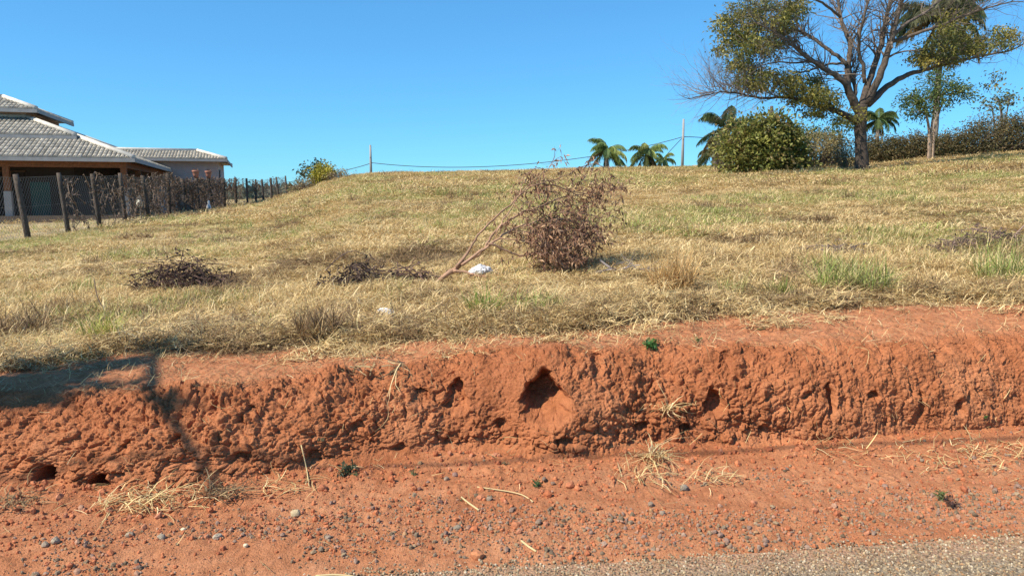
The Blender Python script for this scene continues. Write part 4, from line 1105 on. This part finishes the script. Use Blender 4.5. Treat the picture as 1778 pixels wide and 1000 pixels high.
for k in range(46):
    y = random.uniform(8.5, 34); x = y * random.uniform(-.62, .70); sc_ = .6 + y / 30
    if FENCE0[0] + FENCE_DIR[0] * (y - FENCE0[1]) - x > -1.5 and y > 12: continue
    if abs(x - BO_X(y)) < .9: continue
    hue_ = random.choice([('brown', BROWN), ('straw coloured', STRAW), ('brown', BROWN), ('green', GREEN)])
    m_ = MB(); blades(m_, 110, .16 * sc_, .2 * sc_, .007 * sc_, hue_[1], .9, .7)
    o = m_.build('grass_tuft', M_straw); o.location = (x, y, gz(x, y))
    tag(o, 'small %s tussock scattered over the mown slope' % hue_[0], 'grass tuft', 'small tussocks scattered over the mown slope')
# straw and hay heaps drawn out along the edge
X = rng.uniform(-4.2, 4.6, 900); Y = grass_edge(X) + .05 + np.abs(rng.normal(.0, .42, 900)) + .18 * fbm(X * 2.2, X * 0, X * 0, 141, 3)
P = np.stack([X, Y, land_b(X, Y) + .02], -1)
hay_k = kinds('hay_wad', [(72, .17, .17, .0048, STRAW, .14, 1.6)] * 3 + [(66, .17, .16, .0046, BROWN, .1, 1.6)] * 2)
scatter('hay', P, np.stack([rng.normal(0, .25, 900), rng.normal(0, .25, 900), rng.uniform(0, 6, 900)], -1), np.repeat(rng.uniform(.7, 1.3, (900, 1)), 3, 1), rng.integers(0, 5, 900), hay_k, 'wads of cut hay lying along the grass edge', 'hay')

# =================================================================== FALLEN BRANCH AND BRUSH
BD = 7.7
def bz(zx, zy, off=0.0):
    px, py = 720 + zx / 4.1675, 260 + zy / 4.1675; return at(px, py, BD + off)
KB = BD / F / 4.1675
bb = on_land(762, 488)
BD = float(bb[1]) + .05
C_BR = (0.36, 0.215, 0.14)
branch = thing('fallen_branch', (bb[0], bb[1], bb[2]), 'large cut tree branch with withered brown leaves lying in the grass', 'branch')
BO = np.array(branch.location)
STEMS = [
    ([(150, 965, 15), (270, 872, 22), (340, 830, 16), (420, 790, 11), (480, 750, 10), (530, 680, 10), (570, 590, 9), (640, 540, 9), (730, 480, 9), (830, 425, 8), (940, 460, 6), (1010, 540, 5), (1060, 640, 3)], .25),
    ([(300, 850, 14), (380, 755, 10), (410, 680, 9), (480, 600, 8), (550, 515, 8), (640, 440, 7), (740, 350, 6), (830, 270, 5), (930, 240, 5), (1060, 270, 4), (1170, 330, 4), (1300, 400, 3)], .5),
    ([(340, 835, 13), (430, 770, 12), (500, 720, 10), (600, 640, 9), (700, 580, 8), (830, 530, 6), (960, 510, 5), (1100, 500, 5), (1250, 560, 4), (1330, 640, 2)], .1),
    ([(530, 680, 9), (600, 690, 9), (680, 740, 8), (770, 770, 7), (860, 760, 6), (940, 720, 5), (1050, 740, 4), (1180, 770, 3)], -.1),
    ([(590, 600, 6), (680, 450, 5), (760, 330, 4), (780, 200, 3), (820, 150, 3), (900, 135, 2)], .3),
    ([(740, 350, 5), (850, 230, 4), (960, 150, 3), (1005, 85, 2)], .6),
    ([(830, 270, 5), (1000, 220, 4), (1150, 160, 3), (1280, 90, 2.5), (1400, 140, 2)], .7),
    ([(1000, 250, 4), (1170, 320, 4), (1300, 310, 4), (1420, 300, 3), (1520, 270, 2)], .5),
    ([(850, 430, 5), (1000, 380, 5), (1080, 330, 4), (1210, 330, 3), (1350, 360, 2)], .8),
    ([(700, 580, 5), (850, 600, 5), (1000, 640, 4), (1150, 690, 4), (1280, 700, 3)], .2),
    ([(620, 640, 5), (780, 660, 4), (900, 690, 4), (1010, 790, 3), (1100, 850, 3)], -.25),
    ([(960, 470, 5), (1100, 450, 4), (1230, 470, 4), (1340, 490, 3), (1430, 480, 2)], .4),
    ([(280, 875, 14), (350, 885, 10), (430, 905, 8), (540, 925, 6), (620, 935, 4)], -.1)]
mb = MB(); tw = MB(); dl = MB(); tps = []
for pts, off in STEMS:
    n_ = len(pts)
    Q = spline([[*(bz(x, y, off * (i / (n_ - 1)) + (0.5 * max(0, x - 500) / 1000))), r * KB] for i, (x, y, r) in enumerate(pts)], n_ * 3)
    Q[3:, :3] += jitter(len(Q) - 3, .006)
    mb.tube(Q[:, :3] - BO, Q[:, 3], 7, np.array(C_BR) * random.uniform(.8, 1.15))
    m = len(Q)
    for i in range(int(m * .45), m):
        for _ in range(1 if i % 2 else 2 if Q[i, 2] < BO[2] + .75 else 1):
            grow(tw, Q[i, :3] - BO, rng.normal(0, .7, 3) + np.array([.5, 0, -.15]), random.uniform(.10, .28), .0048, 1, tps, .35, -.2, 3, 4, np.array((0.29, .16, .11)) * random.uniform(.6, 1.3))
def lump(cx, cy_, rx, ry, n_, off, spread=.28):
    r = rng.normal(0, .55, (n_, 3))
    for a_, b_, e_ in r:
        p0 = bz(cx + a_ * rx, cy_ + b_ * ry, off + e_ * spread * 1.5) - BO
        zmin = gz(p0[0] + BO[0], p0[1] + BO[1]) - BO[2] + .02
        if p0[2] < zmin: p0[2] = zmin + abs(random.gauss(0, .05))
        grow(tw, p0, rng.normal(0, 1, 3), random.uniform(.10, .30), .0042, 1, tps, .5, -.1, 2, 4, np.array((0.28, .155, .11)) * random.uniform(.5, 1.35))
lump(1060, 620, 190, 120, 120, .5); lump(1200, 570, 130, 110, 70, .5); lump(880, 640, 120, 80, 26, .3); lump(1330, 290, 170, 50, 26, .7); lump(1060, 400, 120, 50, 14, .6); lump(1090, 740, 190, 45, 50, .5); lump(1150, 180, 170, 40, 8, .5); lump(930, 300, 90, 50, 10, .5); lump(1080, 790, 140, 40, 40, .4)
T_ = np.array([t[0] for t in tps]); TDr = np.array([t[1] for t in tps])
tk = T_[:, 0] + BO[0] > bz(560, 500)[0]
T_, TDr = T_[tk], TDr[tk]
rep = 2
C = np.repeat(T_, rep, 0) + rng.normal(0, .02, (len(T_) * rep, 3))
D = np.repeat(TDr, rep, 0) * .5 + rng.normal(0, .6, (len(T_) * rep, 3)) + np.array([0, 0, -.7])
hue = pal(len(C), [(0.27, 0.15, 0.09), (0.35, 0.20, 0.12), (0.15, 0.08, 0.05), (0.45, 0.29, 0.18)], .25)
dl.leaves(C, D, rng.uniform(.045, .10, len(C)), rng.uniform(.014, .028, len(C)), hue, .5, .1)
mb.build('limbs', M_bark, branch, smooth=True); tw.build('twigs', M_twig, branch, kind='stuff'); dl.build('withered_leaves', M_dryleaf, branch, kind='stuff')

def brush(px, py, rx, ry, h, ns, nt, label, cols=(0.13, 0.085, 0.07), leaf=1.0, long_=()):
    p = on_land(px, py); o = thing('brush_pile', p, label, 'brush pile'); O = np.array(o.location)
    st, dl = MB(), MB(); tp = []
    for _ in range(ns):
        a = random.uniform(0, 6.28); r = math.sqrt(random.random())
        q_ = np.array([rx * r * math.cos(a), ry * r * math.sin(a), 0]); zt = h * (1 - r * r) * random.uniform(.1, 1)
        q_[2] = gz(q_[0] + O[0], q_[1] + O[1]) - O[2] + zt + .02
        dv = np.array([random.gauss(0, 1), random.gauss(0, .6), random.gauss(-.05, .2)])
        grow(st, q_, dv, random.uniform(.12, .36), random.uniform(.004, .009), 1, tp, .22, -.5, 2, 4, np.array(cols) * random.uniform(.6, 1.5))
    for pts in long_:
        Q = spline([[*(at(x, y, O[1] + dy) - O), r] for x, y, dy, r in pts]); st.tube(Q[:, :3], Q[:, 3], 6, np.array(cols) * 1.9)
    T_ = np.array([t[0] for t in tp]); n_ = int(len(T_) * leaf)
    if n_:
        C = T_[rng.integers(0, len(T_), n_)] * np.array([.9, .9, 1]) + rng.normal(0, .02, (n_, 3)); C[:, 2] = np.minimum(C[:, 2], land_b(C[:, 0] + O[0], C[:, 1] + O[1]) - O[2] + .05 + h * np.clip(1.05 - (C[:, 0] / (rx * 1.35)) ** 2, 0, 1))
        dl.leaves(C, rng.normal(0, 1, (n_, 3)) + np.array([0, 0, -.3]), rng.uniform(.04, .08, n_), rng.uniform(.015, .03, n_), pal(n_, [np.array(cols), np.array(cols) * 1.5, np.array(cols) * .7], .2), .5)
        dl.build('withered_leaves', M_dryleaf, o, kind='stuff')
    st.build('sticks', M_twig, o, kind='stuff')
brush(318, 503, .60, .26, .42, 330, 0, 'low heap of dark twigs and leaves in the grass at left', (0.10, .062, .05), leaf=1.7,
      long_=[[(235, 500, 0, .006), (275, 485, 0, .008), (310, 468, 0, .008), (340, 458, 0, .005)], [(240, 455, .3, .004), (290, 462, .2, .005), (330, 470, 0, .004)]])
brush(615, 496, .34, .2, .28, 170, 0, 'small heap of black twigs left of the branch butt', (0.09, .06, .05), 1.4,
      [[(565, 470, 0, .006), (585, 448, 0, .006), (612, 433, .1, .005), (640, 445, .2, .004)]])
brush(700, 486, .42, .18, .18, 110, 0, 'thin curling twigs beside the butt of the fallen branch', (0.13, .08, .065), 1.1,
      [[(690, 455, 0, .005), (692, 478, 0, .006), (705, 488, 0, .006), (740, 484, .1, .006)], [(655, 495, 0, .004), (700, 484, .1, .004), (735, 470, .2, .003)]])
brush(1080, 474, .26, .2, .10, 26, 0, 'grey split stick end lying right of the fallen branch', (0.22, .18, .16), .2,
      [[(1042, 452, 0, .010), (1060, 466, 0, .014), (1078, 474, 0, .013), (1092, 480, 0, .008)], [(1072, 470, 0, .010), (1095, 462, 0, .008), (1112, 460, 0, .005)]])
brush(1712, 432, .8, .4, .24, 200, 0, 'brown brushwood in the grass near the right edge', (0.17, .115, .09), 1.0,
      [[(1740, 432, 0, .008), (1765, 405, 0, .01), (1790, 380, 0, .008)], [(1690, 440, 0, .006), (1740, 420, 0, .006), (1778, 415, 0, .006)]])
brush(1450, 440, .5, .3, .12, 110, 0, 'sparse grey twigs in the straw behind the green tuft', (0.2, .15, .13), .5)
brush(190, 540, .15, .2, .05, 8, 0, 'single bent dark stem standing left of the twig heap', (0.13, .09, .07), .3,
      [[(163, 482, 0, .004), (168, 515, 0, .005), (178, 535, 0, .006), (195, 550, .0, .006), (215, 565, -.1, .005)]])
brush(655, 640, .2, .12, .03, 10, 0, 'few dry stalks on the bare earth above the bank', (0.4, .3, .16), .0)

# =================================================================== LITTER
def crumple(px, py, sx, sy, sz, seed, label):
    p = on_land(px, py); import bmesh
    bm = bmesh.new(); bmesh.ops.create_icosphere(bm, subdivisions=4, radius=1.0)
    V = np.array([v.co[:] for v in bm.verts])
    w = 1 - .55 * np.abs(fbm(V[:, 0] * 2.2, V[:, 1] * 2.2, V[:, 2] * 2.2, seed, 4)) + .35 * fbm(V[:, 0] * 1.2, V[:, 1] * 1.2, V[:, 2] * 1.2, seed + 5, 2)
    V = V * w[:, None] * np.array([sx, sy, sz]); V[:, 2] = np.maximum(V[:, 2], -.2 * sz)
    for v, c in zip(bm.verts, V): v.co = c
    me = bpy.data.meshes.new('plastic_bag'); bm.to_mesh(me); bm.free()
    ca = me.color_attributes.new('Col', 'FLOAT_COLOR', 'POINT'); ca.data.foreach_set('color', np.tile([.80, .80, .82, 1], len(V)).astype(np.float32))
    o = bpy.data.objects.new('plastic_bag', me); me.materials.append(M_bag); COL.objects.link(o); o.location = (p[0], p[1], p[2] + .3 * sz + .03); o.rotation_euler = (0.3, 0, random.uniform(-.3, .3))
    return tag(o, label, 'bag')
M_bag = attr_mat('white_plastic', .45, .25, .5)
crumple(836, 475, .125, .09, .075, 3, 'crumpled white plastic bag beside the butt of the fallen branch')
crumple(671, 552, .085, .05, .045, 9, 'small white scrap of plastic in the hay left of centre')

# =================================================================== STONES, GRAVEL, STRAW ON THE VERGE
import bmesh
def pebble(seed, sub=1, sq=(1, .85, .65)):
    bm = bmesh.new(); bmesh.ops.create_icosphere(bm, subdivisions=sub, radius=1.0)
    V = np.array([v.co[:] for v in bm.verts]); F_ = np.array([[v.index for v in f.verts] for f in bm.faces]); bm.free()
    w = 1 + .38 * fbm(V[:, 0] * 1.3 + seed, V[:, 1] * 1.3, V[:, 2] * 1.3, seed, 3)
    return V * w[:, None] * np.array(sq), F_
def pebble_kinds(prefix, n, cols, sub=1):
    out = []
    for k in range(n):
        V, F_ = pebble(k * 7 + 3, sub); m_ = MB(); m_.add(V, F_, None, np.array(cols[k % len(cols)]))
        out.append(source(m_, '%s_%02d' % (prefix, k), M_stone))
    return out
GREY = [(.21, .165, .13), (.27, .215, .165), (.14, .112, .09), (.33, .265, .20), (.25, .17, .12), (.40, .34, .26), (.18, .15, .13), (.31, .20, .13)]
RED = [(.40, .13, .055), (.46, .16, .07), (.34, .11, .05), (.42, .17, .09)]
GREY = [(r * 1.1, g * .96, b * .74) for r, g, b in GREY]
chip_k = pebble_kinds('chip', 12, GREY + [(.40, .31, .20), (.50, .41, .29), (.22, .165, .11), (.33, .26, .17)])
mix_k = pebble_kinds('pebble', 12, GREY[:3] + [(.30, .20, .145), (.24, .15, .11)] + GREY[6:] + RED[:4] + [(.36, .2, .13)])
clod_k = pebble_kinds('clod', 6, RED)
def vz(X, Y):
    """height of the worn verge under many points"""
    j = np.clip(np.searchsorted(xs, X), 1, len(xs) - 1)
    out = np.zeros(len(X))
    A_ = GY[:NA_ + 6][:, j]; B_ = GZ[:NA_ + 6][:, j]
    r = np.argmin(np.abs(A_ - Y[None, :]), 0)
    return B_[r, np.arange(len(X))]
def rr(n): return np.stack([rng.uniform(0, 6.28, n) for _ in range(3)], -1)
n_ = 26000; X = rng.uniform(-3.2, 4.2, n_); Y = road_edge(X) + .08 - (rng.random(n_) + .12 * rng.random(n_)) * .75 + .05 * fbm(X * 3, X * 0, X * 0, 5, 3)
s = rng.uniform(.0035, .0085, (n_, 1)); scatter('gravel', np.stack([X, Y, 0 * X + .002], -1), rr(n_), np.repeat(s, 3, 1), rng.integers(0, 12, n_), chip_k, 'loose grey stone chips on the road surface', 'gravel')
n_ = 130000; X = rng.uniform(-3.4, 4.4, n_); Y = rng.uniform(2.6, 4.9, n_)
fr_ = (Y - road_edge(X)) / np.maximum(base_y(X) - road_edge(X), .2)
band = np.where(X < 0, sstep(.0, .22, fr_) * (1 - sstep(.40, .68, fr_)), sstep(-.02, .05, fr_) * (1 - sstep(.30, .85, fr_)))
pr = (.06 + .85 * band * sstep(-.25, .35, fbm(X * 1.6, Y * 3.2, X * 0, 161, 3) + .1)) * (fr_ > -.02) * (fr_ < 1)
k = rng.random(n_) < pr ** 1.3 * .8; X, Y = X[k], Y[k]; n_ = len(X)
s = np.clip(rng.lognormal(math.log(.0044), .55, (n_, 1)), .002, .018)
scatter('gravel', np.stack([X, Y, vz(X, Y) + .3 * s[:, 0]], -1), rr(n_), np.repeat(s, 3, 1), rng.integers(0, 12, n_), mix_k, 'grey and brown pebbles strewn over the red verge', 'gravel')
n_ = 5200; X = rng.uniform(-3.4, 4.4, n_); Y = road_edge(X) + .1 + rng.random(n_) ** .55 * (base_y(X) - road_edge(X) - .08)
s = np.clip(rng.lognormal(math.log(.006), .55, (n_, 1)), .003, .028)
scatter('crumbs', np.stack([X, Y, vz(X, Y) + .3 * s[:, 0]], -1), rr(n_), np.repeat(s, 3, 1), rng.integers(0, 6, n_), clod_k, 'crumbs of red earth fallen from the bank', 'crumbs')
# stones big enough to pick out
STONES = [(513, 895, .030, (.36, .33, .27), 'pale grey round stone, largest on the left of the verge'), (1188, 850, .026, (.17, .17, .185), 'dark blue grey round stone on the verge right of centre'),
          (96, 942, .024, (.27, .26, .26), 'grey stone at the far left of the verge, beside a smaller one'), (78, 948, .020, (.24, .22, .22), 'dark flat stone at the far left edge of the gravel'),
          (378, 934, .023, (.33, .32, .32), 'light grey angular stone in the middle of the left gravel'), (427, 948, .013, (.6, .57, .52), 'small whitish stone in the left gravel'),
          (318, 920, .012, (.7, .66, .58), 'tiny white stone in the left gravel band'), (280, 935, .020, (.25, .24, .24), 'grey stone left of the light angular one'),
          (560, 850, .028, (.38, .13, .06), 'rounded red clod at the foot of the bank left of centre'), (795, 918, .020, (.2, .19, .19), 'dark stone near the middle of the verge'),
          (775, 833, .018, (.24, .2, .19), 'dark stone on the smooth red slope below the bank'), (790, 826, .020, (.24, .14, .11), 'brown stone touching the dark one on the smooth slope'),
          (828, 968, .032, (.45, .18, .08), 'flat orange clod with a shadow near the road edge'), (728, 850, .014, (.2, .1, .07), 'small dark clod on the smooth red verge'),
          (765, 873, .016, (.16, .08, .06), 'dark red clod above the middle gravel'), (835, 866, .024, (.42, .16, .08), 'red clod beside a dry stick in mid verge'), (850, 868, .018, (.2, .18, .18), 'grey stone right behind the red clod'),
          (945, 833, .016, (.17, .14, .14), 'dark stone next to the little weed at the bank foot'), (960, 840, .014, (.2, .15, .14), 'second dark stone next to the little weed'),
          (990, 845, .026, (.42, .15, .07), 'crumbly red clod right of the little weed'), (935, 908, .018, (.22, .18, .17), 'dark stone low in the middle of the verge'), (895, 915, .026, (.40, .15, .07), 'red clod low in the middle of the verge'),
          (1130, 877, .018, (.19, .17, .17), 'grey stone left below the dark round stone'), (1150, 893, .018, (.22, .2, .2), 'grey stone in the right hand gravel patch'), (1135, 957, .017, (.2, .17, .16), 'small stone at the edge of the road right of centre'),
          (1060, 905, .016, (.24, .2, .18), 'dull stone at the left of the right gravel patch'), (570, 935, .018, (.22, .2, .2), 'dark grey stone at the right end of the left gravel'), (225, 800 + 130, .018, (.27, .25, .24), 'grey stone on top of the far left gravel'),
          (1365, 815, .014, (.2, .18, .18), 'small grey stone on the right hand verge'), (1600, 800, .014, (.25, .22, .2), 'grey pebble among dead grass at right')]
for k, (px, py, r, c, lab) in enumerate(STONES):
    p = on_level(px, py, .02); z = verge_z(p[0], p[1]); p = on_level(px, py, z)
    V, F_ = pebble(k * 13 + 1, 2, (1, .85, .72)); V = V * r
    c = tuple(np.array(c) * ((1.15, .96, .70) if c[2] > c[0] * .7 else (1, 1, 1))); m_ = MB(); m_.add(V, F_, None, c); o = m_.build('stone', M_stone); o.location = (p[0], p[1], z + r * .35); o.rotation_euler = (0, 0, random.uniform(0, 6))
    tag(o, lab, 'clod' if 'clod' in lab else 'stone', 'stones and clods lying on the verge')
# loose straw on verge, bank top and bank foot
st_k = []
for k in range(6):
    m_ = MB(); blades(m_, 1 if k < 4 else 3, .03, .12, .0034, STRAW + BROWN[:1], .05, 1.1); st_k.append(source(m_, 'stalk_%02d' % k, M_straw))
n_ = 1500; X = rng.uniform(-3.4, 4.3, n_); Y = road_edge(X) + rng.random(n_) * (base_y(X) - road_edge(X)); kp = (rng.random(n_) < .10) | ((np.abs(Y - base_y(X)) < .15) & (rng.random(n_) < .4))
X, Y = X[kp], Y[kp]; P1_ = np.stack([X, Y, vz(X, Y) + .006], -1)
n2 = 2600; X = rng.uniform(-4, 4.4, n2); Y = crest_y(X) + rng.random(n2) ** 1.3 * (grass_edge(X) - crest_y(X) + .1); P2_ = np.stack([X, Y, land_b(X, Y) + .012], -1)
fm = np.argwhere((GF > .05) & (GF < 1.0) & (GX > -3.6) & (GX < 4.2)); fm = fm[rng.integers(0, len(fm), 260)]
P3_ = np.stack([GX[fm[:, 0], fm[:, 1]], GY[fm[:, 0], fm[:, 1]] - .012, GZ[fm[:, 0], fm[:, 1]]], -1)
PP = np.vstack([P1_, P2_, P3_]); n_ = len(PP)
tl = np.r_[np.full(len(P1_), .12), np.full(len(P2_), .15), np.full(len(P3_), .9)]
scatter('straw', PP, np.stack([rng.normal(0, 1, n_) * tl, rng.normal(0, 1, n_) * tl, rng.uniform(0, 6.28, n_)], -1), np.repeat(rng.uniform(.4, 1.2, (n_, 1)), 3, 1), rng.integers(0, 6, n_), st_k, 'loose dry stalks littering the bare earth', 'straw')
# wads of dry grass at the foot of the bank
for (px, py, n, rad, ln, lab) in [(235, 862, 110, .15, .15, 'wad of dry grass at the bank foot right of the burrows'), (385, 852, 90, .09, .16, 'dark matted grass wad where the shadow meets the verge'), (30, 866, 90, .12, .12, 'dry grass wad at the left edge under the first burrow'),
                                  (300, 864, 60, .16, .15, 'thin strewn dry grass between two wads at the bank foot'), (1135, 790, 70, .06, .26, 'pale dead grass clump spilling out at the bank foot right of centre'), (1100, 822, 36, .14, .18, 'strewn dry stalks below the pale clump'), (1240, 822, 36, .14, .18, 'trail of dry stalks running right from the pale clump'),
                                  (1470, 782, 40, .2, .15, 'pale dry stalks along the foot of the right hand face'), (1640, 790, 110, .3, .10, 'grey brown litter of dead grass at the far right foot'), (1730, 775, 120, .26, .10, 'grey dead grass at the right edge under the face'), (500, 840, 30, .16, .16, 'dry stalks at the bank foot left of centre'),
                                  (1158, 715, 40, .05, .2, 'curled pale dead grass hanging on the face right of centre')]:
    p = on_bank(px, py) + np.array([0, -.01, .005])
    tuft(0, 0, n, rad, ln, .005, STRAW if n != 90 else BROWN, .2, 1.1, lab, 'dry_grass', 'dry grass', None, p)
# sticks
for k, (pts, lab) in enumerate([([(800, 857), (815, 867), (832, 880)], 'short pale stick lying beside the red clod'), ([(830, 840), (870, 846), (905, 852), (925, 865)], 'long thin pale stalk across the smooth verge'), ([(902, 935), (918, 944), (932, 952)], 'short straw coloured stick near the road edge'), ([(548, 994), (585, 996), (618, 995)], 'dry stalk at the very bottom left of the road edge'),
                                ([(528, 775), (533, 805), (537, 838)], 'thin upright stalk at the bank foot left of centre')]):
    Pq = np.array([on_bank(x, y) + np.array([0, -.01, .008]) for x, y in pts]); Q = spline(Pq, 10)
    m_ = MB(); m_.tube(Q, .0035 if k in (1, 4) else .005, 6, (.55, .42, .22)); tag(m_.build('stick', M_twig, smooth=True), lab, 'stick')
# small green weeds
def weed(px, py, n, r, cols, label, up=.5):
    p = on_bank(px, py); o = thing('weed', p, label, 'weed')
    m_, s_ = MB(), MB(); ns = max(4, n // 9)
    for k in range(ns):
        az = random.uniform(0, 6.28); el = random.uniform(.2, 1.3); q1 = r * random.uniform(.4, 1) * np.array([math.cos(az) * math.cos(el), math.sin(az) * math.cos(el), math.sin(el) * up * 1.6])
        s_.sticks([np.zeros(3)], [q1], .0015, .001, np.array(cols[0]) * .9)
        ts = np.linspace(.3, 1, 9)[:, None]; C = q1[None] * ts + rng.normal(0, .003, (9, 3))
        m_.leaves(C, rng.normal(0, .7, (9, 3)) + q1 / r * .8, r * .35, r * .14, pal(9, cols, .2), .2, .1)
    m_.build('leaves', M_leaf, o); s_.build('stems', M_twig, o)
GW = [(.06, .17, .04), (.09, .22, .05), (.05, .13, .035)]; GD = [(.06, .085, .045), (.09, .11, .06)]
weed(1126, 597, 130, .085, GW, 'bright green weed on top of the bank right of the knob'); weed(1212, 587, 50, .05, [(.14, .2, .06), (.2, .24, .08)], 'small pale green weed right of the bright one on top of the bank'); weed(1322, 566, 40, .05, [(.14, .19, .07)], 'faint green weed near the grass edge, right of the other two')
weed(600, 815, 110, .085, GD, 'dark grey green weed in the shade at the bank foot', .6); weed(625, 822, 40, .04, [(.12, .16, .07)], 'little pale weed touching the dark one at the bank foot')
weed(932, 838, 70, .055, [(.07, .13, .05), (.1, .16, .06)], 'small upright green weed at the bank foot in the middle'); weed(876, 800, 30, .03, [(.15, .18, .1)], 'tiny grey weed at the foot under the middle of the bank'); weed(715, 818, 40, .05, [(.17, .19, .09)], 'flat pale weed on the smooth verge left of the middle')
weed(1638, 862, 60, .07, [(.12, .16, .05), (.2, .2, .08)], 'half withered green weed on the right hand verge'); weed(1655, 872, 60, .075, [(.10, .05, .04), (.13, .07, .05)], 'dark brown withered weed on the right hand verge'); weed(1716, 722, 30, .03, GW, 'tiny green sprig growing low on the right hand face')
weed(556, 758, 30, .035, [(.17, .17, .09)], 'tiny pale weed growing on the left part of the face'); weed(805, 864, 20, .025, [(.14, .15, .07)], 'tiny weed beside the short pale stick')

# =================================================================== ROADSIDE TREE AND CABLE, SEEN BY THEIR SHADOWS
L3 = np.array(Ldir)
def up_sun(px, py, t): return on_bank(px, py) - L3 * t
T0 = np.array([-10.5, 1.2, 0.0])
rt = thing('roadside_tree', T0, 'roadside tree left of the frame whose shadow falls on the bank', 'tree')
st, lf = MB(), MB()
trk = spline([[*T0, .22], [-10.4, 1.25, 2.0, .18], [-10.1, 1.4, 4.0, .14], [*(up_sun(0, 660, 6.6) + np.array([-1.2, -.1, .1])), .10]], 14)
lim = spline([[*trk[-1, :3], .10], [*up_sun(20, 655, 6.6), .075], [*up_sun(150, 635, 6.6), .07], [*up_sun(260, 612, 6.6), .06], [*up_sun(360, 598, 6.6), .03]], 20)
han = spline([[*up_sun(268, 615, 6.6), .05], [*up_sun(268, 660, 6.6), .05], [*up_sun(290, 710, 6.6), .045], [*up_sun(330, 770, 6.6), .04], [*up_sun(372, 850, 6.6), .025]], 16)
for Q in (trk, lim, han): st.tube(Q[:, :3] - T0, Q[:, 3] * (.7 if Q is han else 1), 8, B_GREY)
def shade_leaves(cx, cy_, rx, ry, n):
    C = np.array([up_sun(cx + random.gauss(0, .5) * rx, cy_ + random.gauss(0, .5) * ry, 6.6 + random.gauss(0, .25)) for _ in range(n)]) - T0
    lf.leaves(C, rng.normal(0, 1, C.shape), .13, .06, pal(n, G_GREEN, .2))
for a in [(30, 668, 90, 22, 900), (110, 645, 70, 14, 420), (190, 625, 60, 9, 260), (290, 605, 60, 6, 120), (30, 685, 55, 9, 200), (190, 662, 60, 4, 40), (300, 690, 24, 5, 30)]: shade_leaves(*a)
crown = rng.normal(0, .9, (900, 3)) * np.array([1.1, 1.1, .8]) + np.array([-.6, 0, 5.6]); lf.leaves(crown, rng.normal(0, 1, crown.shape), .2, .1, pal(900, G_GREEN, .2))
st.build('trunk', M_bark, rt, smooth=True); lf.build('crown', M_leaf, rt, kind='stuff')
cb = [on_bank(px, py) - L3 * 7.2 for px, py in [(760, 792), (900, 792), (1060, 792), (1280, 781), (1500, 772), (1700, 758), (1778, 748)]]
cb = np.array(cb); fit = [np.polyfit(cb[:, 0], cb[:, k], 1) for k in (1, 2)]
cx_ = np.linspace(-18, 24, 60); w_ = np.stack([cx_, np.polyval(fit[0], cx_), np.polyval(fit[1], cx_)], -1)
wire(w_, .014, 'overhead roadside cable whose thin shadow follows the foot of the bank', (.05, .05, .05), 'overhead_cable')
